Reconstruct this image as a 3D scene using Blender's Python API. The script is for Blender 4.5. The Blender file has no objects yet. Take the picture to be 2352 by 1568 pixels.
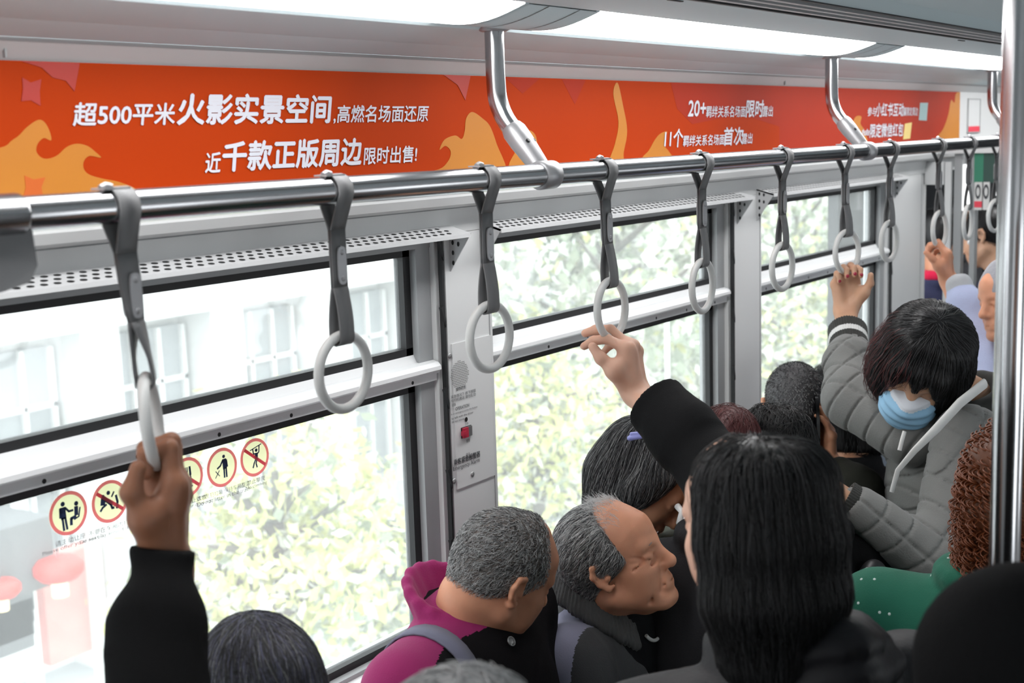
import bpy, math, random
import numpy as np
from mathutils import Vector, Matrix
random.seed(7); np.random.seed(7)
SC = bpy.context.scene
COL = SC.collection
# ---------------------------------------------------------------- camera
CAM = np.array([0.0, 0.0, 2.0])          # eye 2 m above the floor of the tram
F = 3000.0                               # focal length in pixels of a 2352 wide frame
_ex = np.array([3316 - 1176, 248 - 784, F]); _ex /= np.linalg.norm(_ex)
_b = -_ex[2] * F / (_ex[0] * .0314 + _ex[1])
_dn = np.array([.0314 * _b, _b, F]); _dn /= np.linalg.norm(_dn)
_ey = np.cross(-_dn, _ex)
R = np.array([_ex, _ey, -_dn])           # camera (right, down, forward) -> world
cd = bpy.data.cameras.new('camera'); cam = bpy.data.objects.new('camera', cd); COL.objects.link(cam)
cd.sensor_width = 36.0; cd.lens = 36.0 * F / 2352.0; cd.clip_start = .05; cd.clip_end = 400
m = np.eye(4); m[:3, 0] = R[:, 0]; m[:3, 1] = -R[:, 1]; m[:3, 2] = -R[:, 2]; m[:3, 3] = CAM
cam.matrix_world = Matrix(m.tolist())
cd.dof.use_dof = True; cd.dof.focus_distance = 2.75; cd.dof.aperture_fstop = 5.0
SC.camera = cam
# ---------------------------------------------------------------- light and exposure
w = bpy.data.worlds.new('overcast_sky'); SC.world = w; w.use_nodes = True
bg = w.node_tree.nodes['Background']; bg.inputs[0].default_value = (.93, .97, 1, 1); bg.inputs[1].default_value = 2.9
LAMP = 8.5                               # emission of the ceiling light diffusers
vs = SC.view_settings; vs.view_transform = 'Standard'; vs.look = 'None'; vs.gamma = 1.0; vs.use_curve_mapping = False
vs.exposure = 0.55
cy = SC.cycles
cy.max_bounces = 6; cy.diffuse_bounces = 3; cy.use_adaptive_sampling = True; cy.adaptive_threshold = .025; cy.glossy_bounces = 3; cy.transmission_bounces = 4; cy.transparent_max_bounces = 12
cy.caustics_reflective = False; cy.caustics_refractive = False; cy.sample_clamp_indirect = 6.0
cy.use_denoising = True
# ---------------------------------------------------------------- helpers
def P(px, py, D):
    return CAM + R @ np.array([(px - 1176) / F * D, (py - 784) / F * D, D])
def PA(px, py, axis, val):
    r = R @ np.array([(px - 1176) / F, (py - 784) / F, 1.0]); t = (val - CAM[axis]) / r[axis]
    return CAM + r * t
def pix(p):
    c = R.T @ (np.asarray(p) - CAM); return 1176 + c[0] / c[2] * F, 784 + c[1] / c[2] * F, c[2]
def lin(c):
    return tuple((x / 12.92 if x <= .04045 else ((x + .055) / 1.055) ** 2.4) for x in [v / 255 for v in c])
def mat(name, col, rough=.5, metal=0., noise=0., nscale=40., bump=0., bscale=200., emit=0., spec=.5, sheen=0., stretch=None, sss=0.):
    M = bpy.data.materials.new(name); M.use_nodes = True; nt = M.node_tree; b = nt.nodes['Principled BSDF']
    c = (*lin(col), 1); b.inputs['Base Color'].default_value = c
    b.inputs['Roughness'].default_value = rough; b.inputs['Metallic'].default_value = metal
    b.inputs['Specular IOR Level'].default_value = spec
    if sheen: b.inputs['Sheen Weight'].default_value = sheen; b.inputs['Sheen Roughness'].default_value = .5
    tc = nt.nodes.new('ShaderNodeTexCoord'); src = tc.outputs['Object']
    if stretch:
        mp = nt.nodes.new('ShaderNodeMapping'); mp.inputs['Scale'].default_value = stretch
        nt.links.new(src, mp.inputs[0]); src = mp.outputs[0]
    if noise:
        n = nt.nodes.new('ShaderNodeTexNoise'); n.inputs['Scale'].default_value = nscale; n.inputs['Detail'].default_value = 3
        nt.links.new(src, n.inputs[0])
        mx = nt.nodes.new('ShaderNodeMix'); mx.data_type = 'RGBA'
        k1 = max(0, 1 - noise); k2 = 1 + noise
        mx.inputs[6].default_value = (c[0] * k1, c[1] * k1, c[2] * k1, 1); mx.inputs[7].default_value = (min(1, c[0] * k2), min(1, c[1] * k2), min(1, c[2] * k2), 1)
        nt.links.new(n.outputs[0], mx.inputs[0]); nt.links.new(mx.outputs[2], b.inputs['Base Color'])
    if bump:
        n2 = nt.nodes.new('ShaderNodeTexNoise'); n2.inputs['Scale'].default_value = bscale; n2.inputs['Detail'].default_value = 2
        nt.links.new(src, n2.inputs[0]); bp = nt.nodes.new('ShaderNodeBump'); bp.inputs['Strength'].default_value = bump; bp.inputs['Distance'].default_value = .002
        nt.links.new(n2.outputs[0], bp.inputs['Height']); nt.links.new(bp.outputs[0], b.inputs['Normal'])
    if emit:
        b.inputs['Emission Color'].default_value = (1, 1, 1, 1); b.inputs['Emission Strength'].default_value = emit
    if sss:
        b.inputs['Subsurface Weight'].default_value = sss; b.inputs['Subsurface Radius'].default_value = (.012, .004, .002); b.inputs['Subsurface Scale'].default_value = 1
    return M
def glass_mat(name, haze):
    M = bpy.data.materials.new(name); M.use_nodes = True; nt = M.node_tree; nt.nodes.clear()
    o = nt.nodes.new('ShaderNodeOutputMaterial'); t = nt.nodes.new('ShaderNodeBsdfTransparent'); t.inputs[0].default_value = (.96, .98, .97, 1)
    g = nt.nodes.new('ShaderNodeBsdfGlossy'); g.inputs['Roughness'].default_value = .03
    d = nt.nodes.new('ShaderNodeBsdfTranslucent'); d.inputs[0].default_value = (.9, .92, .92, 1)
    m1 = nt.nodes.new('ShaderNodeMixShader'); m1.inputs[0].default_value = .05
    m2 = nt.nodes.new('ShaderNodeMixShader'); m2.inputs[0].default_value = haze  # translucent share puts the overexposure wash of the daylight into the glass
    nt.links.new(t.outputs[0], m1.inputs[1]); nt.links.new(g.outputs[0], m1.inputs[2])
    nt.links.new(m1.outputs[0], m2.inputs[1]); nt.links.new(d.outputs[0], m2.inputs[2]); nt.links.new(m2.outputs[0], o.inputs[0])
    return M
def film_mat(name, col, tr=.7):
    """thin printed film on glass that lets daylight through"""
    M = bpy.data.materials.new(name); M.use_nodes = True; nt = M.node_tree; b = nt.nodes['Principled BSDF']; b.inputs['Base Color'].default_value = (*lin(col), 1); b.inputs['Roughness'].default_value = .6
    t = nt.nodes.new('ShaderNodeBsdfTranslucent'); t.inputs[0].default_value = (*lin(col), 1); mx = nt.nodes.new('ShaderNodeMixShader'); mx.inputs[0].default_value = tr
    nt.links.new(b.outputs[0], mx.inputs[1]); nt.links.new(t.outputs[0], mx.inputs[2]); nt.links.new(mx.outputs[0], nt.nodes['Material Output'].inputs[0]); return M
class MB:
    """collects geometry of one part"""
    def __init__(s): s.v = []; s.f = []; s.m = []; s.sm = []
    def add(s, vs, fs, mi=0, smooth=False):
        o = len(s.v); s.v += [tuple(map(float, v)) for v in vs]
        for f in fs: s.f.append([i + o for i in f]); s.m.append(mi); s.sm.append(smooth)
        return s
    def box(s, a, b, mi=0):
        (x0, y0, z0), (x1, y1, z1) = a, b
        v = [(x0, y0, z0), (x1, y0, z0), (x1, y1, z0), (x0, y1, z0), (x0, y0, z1), (x1, y0, z1), (x1, y1, z1), (x0, y1, z1)]
        return s.add(v, [(0, 3, 2, 1), (4, 5, 6, 7), (0, 1, 5, 4), (1, 2, 6, 5), (2, 3, 7, 6), (3, 0, 4, 7)], mi)
    def extrude_x(s, prof, x0, x1, mi=0, closed=True, smooth=False):
        """profile of (y, z) swept along X"""
        n = len(prof); v = [(x0, y, z) for y, z in prof] + [(x1, y, z) for y, z in prof]
        fs = [(i, (i + 1) % n, n + (i + 1) % n, n + i) for i in range(n if closed else n - 1)]
        if closed: s.add(v, fs, mi, smooth); s.add(v, [tuple(range(n))[::-1], tuple(range(n, 2 * n))], mi)
        else: s.add(v, fs, mi, smooth)
        return s
    def prism(s, poly, d, mi=0):
        """planar polygon (3-D points) thickened by vector d"""
        n = len(poly); a = [np.array(p, float) for p in poly]; v = a + [p + np.array(d, float) for p in a]
        return s.add(v, [tuple(range(n)), tuple(range(n, 2 * n))[::-1]] + [(i, n + i, n + (i + 1) % n, (i + 1) % n) for i in range(n)], mi)
    def tube(s, pts, r, n=16, mi=0, caps=True, closed=False, flat=None, up=None):
        """round (or elliptic: flat=(ra, rb, axis)) tube through points; r may be a list"""
        pts = [np.array(p, float) for p in pts]; k = len(pts); rs = r if hasattr(r, '__len__') else [r] * k
        rings = []; prev = None
        for i in range(k):
            a = pts[(i - 1) % k] if (closed or i > 0) else pts[i]; b = pts[(i + 1) % k] if (closed or i < k - 1) else pts[i]
            t = (b - a); t /= np.linalg.norm(t) + 1e-12
            if prev is None:
                q = np.array(up, float) if up is not None else (np.array([0, 0, 1.]) if abs(t[2]) < .9 else np.array([1., 0, 0]))
            else: q = prev
            q = q - t * (q @ t); q /= np.linalg.norm(q) + 1e-12; prev = q; o = np.cross(t, q)
            fa, fb = flat if flat else (1, 1)
            rings.append([pts[i] + rs[i] * (fa * math.cos(2 * math.pi * j / n) * q + fb * math.sin(2 * math.pi * j / n) * o) for j in range(n)])
        v = [p for rg in rings for p in rg]; fs = []
        for i in range(k if closed else k - 1):
            i2 = (i + 1) % k
            for j in range(n): fs.append((i * n + j, i * n + (j + 1) % n, i2 * n + (j + 1) % n, i2 * n + j))
        s.add(v, fs, mi, True)
        if caps and not closed: s.add(rings[0], [tuple(range(n))[::-1]], mi); s.add(rings[-1], [tuple(range(n))], mi)
        return s
    def strip(s, pts, half, thick, mi=0):
        """flat band: centre points with half-width vectors, thickness by normal"""
        pts = [np.array(p, float) for p in pts]; h = [np.array(x, float) for x in half]; k = len(pts); rows = []
        for i in range(k):
            a, b = pts[max(0, i - 1)], pts[min(k - 1, i + 1)]; t = b - a; nrm = np.cross(t, h[i]); nrm = nrm / (np.linalg.norm(nrm) + 1e-12) * thick / 2
            rows.append([pts[i] - h[i] - nrm, pts[i] + h[i] - nrm, pts[i] + h[i] + nrm, pts[i] - h[i] + nrm])
        v = [p for r in rows for p in r]; fs = []
        for i in range(k - 1):
            for j in range(4): fs.append((i * 4 + j, i * 4 + (j + 1) % 4, i * 4 + 4 + (j + 1) % 4, i * 4 + 4 + j))
        fs += [(3, 2, 1, 0), tuple(4 * (k - 1) + j for j in range(4))]
        return s.add(v, fs, mi, True)
    def disc(s, c, u, v, ru, rv=None, n=20, mi=0, d=None, r0=0.):
        """flat disc, or ring when r0 > 0, with thickness vector d"""
        c, u, v = (np.array(x, float) for x in (c, u, v)); rv = rv or ru
        e = [c + u * ru * math.cos(2 * math.pi * i / n) + v * rv * math.sin(2 * math.pi * i / n) for i in range(n)]
        if r0:
            i_ = [c + (p - c) * r0 for p in e]; s.add(e + i_, [(i, (i + 1) % n, n + (i + 1) % n, n + i) for i in range(n)], mi)
            if d is not None: s.add(e + [p + np.array(d) for p in e], [(i, (i + 1) % n, n + (i + 1) % n, n + i) for i in range(n)], mi)
        elif d is None: s.add(e, [tuple(range(n))], mi)
        else: s.prism(e, d, mi)
        return s
    def dome(s, c, nrm, r, h, n=12, mi=0):
        c = np.array(c, float); nrm = np.array(nrm, float); nrm /= np.linalg.norm(nrm)
        q = np.array([0, 0, 1.]) if abs(nrm[2]) < .9 else np.array([1., 0, 0]); u = np.cross(q, nrm); u /= np.linalg.norm(u); v = np.cross(nrm, u)
        vs_ = []; 
        for k in range(4):
            a = k / 4 * math.pi / 2
            vs_ += [c + (u * math.cos(2 * math.pi * j / n) + v * math.sin(2 * math.pi * j / n)) * r * math.cos(a) + nrm * h * math.sin(a) for j in range(n)]
        vs_.append(c + nrm * h); fs = [(k * n + j, k * n + (j + 1) % n, k * n + n + (j + 1) % n, k * n + n + j) for k in range(3) for j in range(n)]
        fs += [(3 * n + j, 3 * n + (j + 1) % n, 4 * n) for j in range(n)]
        return s.add(vs_, fs, mi, True)
    def build(s, name, mats, parent=None):
        me = bpy.data.meshes.new(name); me.from_pydata(s.v, [], s.f); me.update()
        for mm in (mats if isinstance(mats, (list, tuple)) else [mats]): me.materials.append(mm)
        me.polygons.foreach_set('material_index', s.m); me.polygons.foreach_set('use_smooth', s.sm)
        return link(name, me, parent)
def link(name, data, parent=None):
    o = bpy.data.objects.new(name, data); COL.objects.link(o)
    if parent is not None:
        o.parent = parent; o.matrix_parent_inverse = Matrix.Translation(-parent.location) if parent.parent is None else parent.matrix_parent_inverse.copy()
        if parent.parent is not None: o.matrix_parent_inverse = Matrix.Identity(4)
    return o
def tag(o, label=None, cat=None, group=None, kind=None):
    if label: o['label'] = label
    if cat: o['category'] = cat
    if group: o['group'] = group
    if kind: o['kind'] = kind
    return o
def thing(name, label, cat, loc=(0, 0, 0), group=None, kind=None):
    o = bpy.data.objects.new(name, None); COL.objects.link(o); o.location = tuple(map(float, loc)); o.empty_display_size = .1
    return tag(o, label, cat, group, kind)
def copy_tree(o, parent=None):
    c = o.copy(); COL.objects.link(c)
    if parent is not None: c.parent = parent; c.matrix_parent_inverse = o.matrix_parent_inverse.copy()
    for ch in list(o.children): copy_tree(ch, c)
    return c
def text_mesh(body, bold=0., shear=0.):
    cu = bpy.data.curves.new('lettering', 'FONT'); cu.body = body; cu.size = 1.; cu.shear = shear; cu.offset = bold; cu.resolution_u = 3
    o = bpy.data.objects.new('lettering', cu); COL.objects.link(o)
    dg = bpy.context.evaluated_depsgraph_get(); me = bpy.data.meshes.new_from_object(o.evaluated_get(dg))
    bpy.data.objects.remove(o); bpy.data.curves.remove(cu)
    v = np.zeros(len(me.vertices) * 3); me.vertices.foreach_get('co', v); return me, v.reshape(-1, 3)
def put_text(body, corner, du, dv, width, height, mt, parent, name='lettering', bold=0., shear=0., out=(0, 0, 0)):
    """writes body so that its outline fills width x height from corner along du (right) and dv (up)"""
    me, v = text_mesh(body, 0., shear)
    if bold:                              # heavier weight: the strokes laid down again with small shifts
        fs = [list(p.vertices) for p in me.polygons]; n0 = len(v); V_, F_ = [], []
        for k, (ox, oy) in enumerate(((0, 0), (1, 0), (-1, 0), (0, 1), (0, -1))):
            V_.append(v + [ox * bold, oy * bold, k * .0004]); F_ += [[i + n0 * k for i in f] for f in fs]
        v = np.concatenate(V_); me = bpy.data.meshes.new(name); me.from_pydata(v.tolist(), [], F_)
    lo, hi = v.min(0), v.max(0); sx = width / (hi[0] - lo[0]); sy = height / (hi[1] - lo[1])
    w_ = np.array(corner) + np.outer((v[:, 0] - lo[0]) * sx, du) + np.outer((v[:, 1] - lo[1]) * sy, dv) + np.outer(v[:, 2], np.cross(du, dv)) * .3 + np.array(out)
    me.vertices.foreach_set('co', w_.ravel()); me.materials.clear(); me.materials.append(mt); me.update()
    return link(name, me, parent)
# ---------------------------------------------------------------- materials of the car
WHITE = mat('white_panel', (205, 206, 206), .42, noise=.03, nscale=3)
CEIL = mat('ceiling_panel', (198, 212, 216), .5, noise=.03, nscale=2)
GREYP = mat('grey_frame', (150, 152, 153), .4, noise=.03, nscale=6)
ALU = mat('white_aluminium', (218, 219, 220), .3, noise=.02, nscale=8)
SEAL = mat('black_rubber', (22, 22, 24), .55)
STEEL = mat('brushed_steel', (186, 186, 188), .2, 1., noise=.06, nscale=30, stretch=(1, 30, 30))
CAST = mat('cast_alloy', (158, 158, 160), .42, .55, noise=.05, nscale=60)
STRAP = mat('grey_strap', (110, 110, 111), .6, bump=.2, bscale=900)
RING = mat('grey_plastic_ring', (206, 206, 204), .38)
DARK = mat('dark_slot', (12, 12, 13), .6)
LIGHTM = mat('light_diffuser', (250, 250, 250), .5, emit=LAMP)
FLOORM = mat('floor_vinyl', (95, 97, 100), .6, noise=.25, nscale=60)
GLASS = glass_mat('window_glass', .11)
SKIN = {}
# ---------------------------------------------------------------- the car: floor, ceiling, walls
YG, YP = 1.80, 1.74                      # glass plane, inner pillar plane
X0, X1 = -2.6, 7.3
PW_END = PA(2116, 560, 1, 1.742)[0]
def S(mb, name, mats, parent=None): return tag(mb.build(name, mats, parent), kind='structure' if parent is None else None)
S(MB().box((X0 - .2, -1.15, -.06), (12, 1.95, 0)), 'floor', FLOORM)
# ceiling: flat centre, lamp trough, cove panels
prof = [(1.665, 2.163), (1.60, 2.181), (1.52, 2.193), (1.475, 2.199), (1.462, 2.206), (1.265, 2.222), (1.25, 2.219), (1.18, 2.223), (1.085, 2.227)]
b = MB().extrude_x(prof, X0, X1, 0, closed=False, smooth=False)
b.extrude_x([(.965, 2.229), (.93, 2.25), (.6, 2.275), (-.95, 2.30)], X0, X1, 0, closed=False)
b.extrude_x([(-.95, 2.36), (1.8, 2.36)], X0, X1, 0, closed=False)
for i in range(-1, 4):                   # ceiling panel seams between the lamps
    g0 = 1.85 + 1.67 * i; pr = [(1.462 - .197 * k / 10, 2.2035 + .016 * k / 10 - .016 * math.sin(math.pi * k / 10)) for k in range(11)]
    b.extrude_x(pr, g0 + .01, g0 + .23, 0, closed=False, smooth=True)
    for dx in (.07, .17): b.extrude_x([(y, z - .0006) for y, z in pr], g0 + dx, g0 + dx + .003, 1, closed=False)
    b.box((2.05 + 1.67 * i, 1.10, 2.2245), (2.10 + 1.67 * i, 1.106, 2.2275), 1)
ceil_ob = S(b, 'ceiling', [CEIL, DARK])
b = MB()                                 # black air slot with aluminium bars
b.extrude_x([(1.088, 2.226), (1.088, 2.26), (.962, 2.26), (.962, 2.228), (.97, 2.228), (.97, 2.25), (1.08, 2.25), (1.08, 2.226)], X0, X1, 1)
for y in (1.055, 1.02, .99): b.extrude_x([(y - .006, 2.226), (y + .006, 2.226), (y + .004, 2.240), (y - .004, 2.240)], X0, X1, 0)
S(b, 'trim_1', [GREYP, SEAL])
# wall on the window side, above the glass
b = MB()
b.extrude_x([(1.668, 2.160), (1.672, 2.158), (1.700, 2.136), (1.704, 2.133), (1.704, 1.930), (1.690, 1.925), (1.682, 1.905), (1.682, 1.880),
             (1.690, 1.863), (1.704, 1.856), (1.735, 1.852), (1.742, 1.815), (1.742, 1.800), (1.84, 1.800), (1.84, 2.2), (1.668, 2.2)], X0, PA(2300, 300, 1, 1.70)[0], 0)
for px in (12, 1800): x = PA(px, 190, 1, 1.69)[0]; b.box((x, 1.684, 2.135), (x + .003, 1.690, 2.148), 1)
b.extrude_x([(1.6655, 2.1625), (1.6705, 2.1575), (1.672, 2.162)], X0, PA(2300, 300, 1, 1.70)[0], 1)
b.extrude_x([(1.7035, 1.8575), (1.7025, 1.8545), (1.71, 1.8545)], X0, PA(2300, 300, 1, 1.70)[0], 1)
S(b, 'wall_window_side', [WHITE, GREYP])
b = MB().extrude_x([(1.72, 0), (1.72, .86), (1.69, .885), (1.69, .90), (1.805, .908), (1.86, .908), (1.86, 0)], X0, PW_END)
S(b, 'wall_under_windows', WHITE)
# pillars and windows
PW = [(.765, .945), (2.200, 2.378), (3.630, 3.835), (5.050, PA(2116, 560, 1, 1.742)[0])]

b = MB()
for a, c in PW:
    b.extrude_x([(1.742, .89), (1.742, 1.799), (1.86, 1.799), (1.86, .89)], a + .012, c, 0)
    b.box((a - .008, 1.755, .89), (a + .014, 1.84, 1.799), 0)
    b.box((a - .002, 1.7395, .90), (a + .0045, 1.75, 1.798), 1)                 # black blind groove
    for z in (1.765, 1.62, 1.44, 1.26, 1.10):
        b.add([(a - .012, 1.7365, z + .022), (a - .004, 1.7365, z + .027), (a + .003, 1.7365, z - .01), (a + .002, 1.7365, z - .022),
               (a - .012, 1.744, z + .022), (a - .004, 1.744, z + .027), (a + .003, 1.744, z - .01), (a + .002, 1.744, z - .022)],
              [(0, 1, 2, 3), (7, 6, 5, 4), (0, 4, 5, 1), (1, 5, 6, 2), (2, 6, 7, 3), (3, 7, 4, 0)], 1)
    b.box((c - .012, 1.7405, .90), (c - .010, 1.7425, 1.798), 2)
S(b, 'trim_pillars', [WHITE, SEAL, GREYP])
SHELFM = mat('shelf_grey', (186, 187, 188), .45, noise=.03, nscale=8)
def window(n, xa, xb):
    """one fixed pane above a divider bar, one below, black rubber seals, perforated vent shelf"""
    f = MB(); J = .055                    # frame of the opening
    f.box((xa, 1.765, .905), (xa + .03, 1.83, 1.80)); f.box((xb - J, 1.768, .905), (xb - .008, 1.83, 1.80))
    f.box((xa, 1.765, 1.772), (xb, 1.83, 1.80)); f.box((xa, 1.765, .90), (xb, 1.83, .915))
    wn = S(f, 'window_%d' % n, [GREYP])
    s = MB(); ga, gb = xa + .03, xb - J
    for z0, z1 in ((1.543, 1.772), (.915, 1.478)):
        t = .016
        s.box((ga, 1.785, z0), (gb, 1.81, z0 + t)); s.box((ga, 1.785, z1 - t), (gb, 1.81, z1))
        s.box((ga, 1.785, z0), (ga + t, 1.81, z1)); s.box((gb - t - .006, 1.785, z0), (gb, 1.81, z1))
    s.build('rubber_seal', SEAL, wn)
    g = MB(); g.box((ga, YG, .92), (gb, YG + .006, 1.475)); g.box((ga, YG, 1.545), (gb, YG + .006, 1.77)); g.build('pane', GLASS, wn)
    d = MB()
    d.extrude_x([(1.81, 1.545), (1.785, 1.543), (1.776, 1.527), (1.770, 1.526), (1.7655, 1.527), (1.752, 1.524), (1.744, 1.516), (1.743, 1.508), (1.749, 1.503),
                 (1.749, 1.500), (1.757, 1.498), (1.757, 1.483), (1.785, 1.478), (1.81, 1.478)], xa, xb - .012, 0, smooth=False)
    for k in range(7):
        x = ga + .04 + k * (gb - ga - .08) / 6; d.disc((x, 1.7569, 1.4905), (1, 0, 0), (0, 0, 1), .0042, mi=1, n=10)
    d.build('divider_bar', [ALU, DARK], wn)
    v = MB()                              # vent shelf: slopes up towards the wall, holes punched in three rows
    y0, z0, y1, z1 = 1.683, 1.8005, 1.742, 1.8165
    v.extrude_x([(y0, z0), (y1, z1), (y1, z1 - .004), (y0 + .004, z0 - .004), (y0 + .003, z0 - .008), (y0 - .001, z0 - .008)], xa - .035, xb + .03, 0)
    sl = np.array([0, y1 - y0, z1 - z0]); L = np.linalg.norm(sl); sl = sl / L; nr = np.array([0, -sl[2], sl[1]])
    nx = int((xb - xa + .03) / .0235)
    for i in range(nx):
        for r_ in range(3):
            c = np.array([xa - .02 + (i + .5 * (r_ % 2)) * .0235, y0, z0]) + sl * (.012 + .0165 * r_) + nr * .0006
            v.disc(c, (1, 0, 0), sl, .0068, .0048, n=10, mi=1)
    for xe in (xa - .035, xb + .03):      # gusset plates at both ends
        v.prism([(xe, y0, z0), (xe, y1, z1), (xe, y1, z1 - .10), ], (.003, 0, 0), 0)
        for k in range(4): v.disc((xe - .0006, y1 - .010, z1 - .015 - .022 * k), (0, 1, 0), (0, 0, 1), .0035, .0055, n=8, mi=1)
        for k in range(2): v.disc((xe - .0006, y1 - .025, z1 - .018 - .022 * k), (0, 1, 0), (0, 0, 1), .0035, .0055, n=8, mi=1)
    v.build('vent_shelf', [SHELFM, DARK], wn)
    return wn
for n, (i, j) in enumerate(((0, 1), (1, 2), (2, 3))): window(n + 1, PW[i][1], PW[j][0])
window(4, PW[0][0] - 1.43 + .18, PW[0][0])
# wall behind the eye, with its own window band (daylight from that side too)
b = MB().box((X0, -1.12, 0), (12, -1.0, .95)).box((X0, -1.12, 1.75), (12, -1.0, 2.3))
for x in (-2.6, -1.0, .6, 2.2, 3.8, 5.4): b.box((x - .45, -1.12, .95), (x + .45, -1.0, 1.75))
S(b, 'wall_opposite', WHITE)
S(MB().box((X0 - .1, -1.12, 0), (X0, 1.86, 2.36)), 'wall_rear', WHITE)
# ---------------------------------------------------------------- ceiling lamps
for i in range(-2, 3):
    xa = 2.09 + 1.67 * i; xb = xa + 1.43
    t = thing('ceiling_light', ['ceiling light panel out of frame behind the first handrail post', 'lit ceiling panel between the left frame edge and the first handrail post',
              'lit ceiling panel between the first and second handrail posts', 'lit ceiling panel between the second and third handrail posts',
              'far lit ceiling panel beyond the third handrail post'][i + 2] if i > -2 else 'lit ceiling panel above and behind the viewpoint', 'ceiling light', ((xa + xb) / 2, 1.36, 2.21), 'ceiling light panels')
    pr = []
    for k in range(11):
        u = k / 10; pr.append((1.462 - .197 * u, 2.204 + .016 * u - .016 * math.sin(math.pi * u)))
    d = MB().extrude_x(pr + [(1.265, 2.224), (1.462, 2.2085)], xa, xb, 0, smooth=False); d.build('diffuser', LIGHTM, t)
    for x in (xa - .012, xb): MB().extrude_x(pr + [(1.265, 2.224), (1.462, 2.2085)], x, x + .012).build('end_cap', CEIL, t)
# ---------------------------------------------------------------- handrail, hangers, straps
RY, RZ, RR = 1.353, 1.929, .0212
t = thing('handrail', 'long steel overhead handrail carrying the grey straps', 'handrail', (1, RY, RZ))
MB().tube([(-1.2, RY, RZ), (6.6, RY, RZ)], RR, 28).build('rail_tube', STEEL, t)
xc = PA(46, 490, 1, RY)[0]; MB().tube([(-1.2, RY, RZ), (xc - .004, RY, RZ), (xc, RY, RZ)], [RR + .004, RR + .004, RR + .001], 28).build('joint_sleeve', STEEL, t)
k_ = PA(12, 520, 1, RY)[0]; b = MB(); b.prism([(k_ - .06, RY + .02, RZ - .012), (k_ + .028, RY + .02, RZ - .012), (k_ + .026, RY + .012, RZ - .060), (k_ + .010, RY + .006, RZ - .078), (k_ - .03, RY + .004, RZ - .085), (k_ - .06, RY + .006, RZ - .085)], (0, -.03, 0)); b.build('joint_bracket', STRAP, t)
HX = [.36, 2.03, 3.70, 5.378]
hl = ['curved steel post holding the rail, behind the viewpoint', 'curved steel handrail post in front of the orange banner, nearest of the posts', 'curved steel handrail post second along the rail, between two ceiling lights',
      'curved steel handrail post farthest along, beside the vertical pole']
for k, x in enumerate(HX):
    if k == 0: continue
    t = thing('handrail_post', hl[k], 'handrail post', (x, 1.46, 2.2), 'handrail posts')
    pts = [(x, 1.46, 2.215), (x, 1.46, 2.12), (x, 1.459, 2.095)]
    for j in range(1, 9): a = j / 8 * math.radians(42); pts.append((x, 1.459 - .11 * (1 - math.cos(a)), 2.095 - .11 * math.sin(a)))
    pts.append((x, pts[-1][1] - .018, pts[-1][2] - .02)); e = np.array(pts[-1])
    MB().tube(pts, .0185, 24).build('post_tube', STEEL, t)
    MB().tube([(x, 1.46, 2.209), (x, 1.46, 2.200), (x, 1.46, 2.196)], [.032, .032, .024], 24).build('flange', CAST, t)
    c = MB(); rc = np.array([x, RY, RZ]); dv = (rc - e) / np.linalg.norm(rc - e)
    c.tube([e - dv * .022, e - dv * .012, e + dv * .012, rc - dv * .004], [.0195, .0225, .0225, .017], 20, flat=(1.0, 1.12))
    c.tube([(x - .024, RY, RZ), (x - .021, RY, RZ), (x + .021, RY, RZ), (x + .024, RY, RZ)], [RR + .001, RR + .0055, RR + .0055, RR + .001], 28)
    nb = np.array([0, -dv[2], dv[1]]); nb = -nb if nb[1] > 0 else nb
    for q in (-.0095, .0095): c.disc(e + dv * .026 + nb * .0165 + np.array([q - .003, 0, 0]), (1, 0, 0), dv, .0036, .0042, n=12, mi=1, d=nb * .0045)
    c.build('rail_clamp', [CAST, DARK], t)
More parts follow.
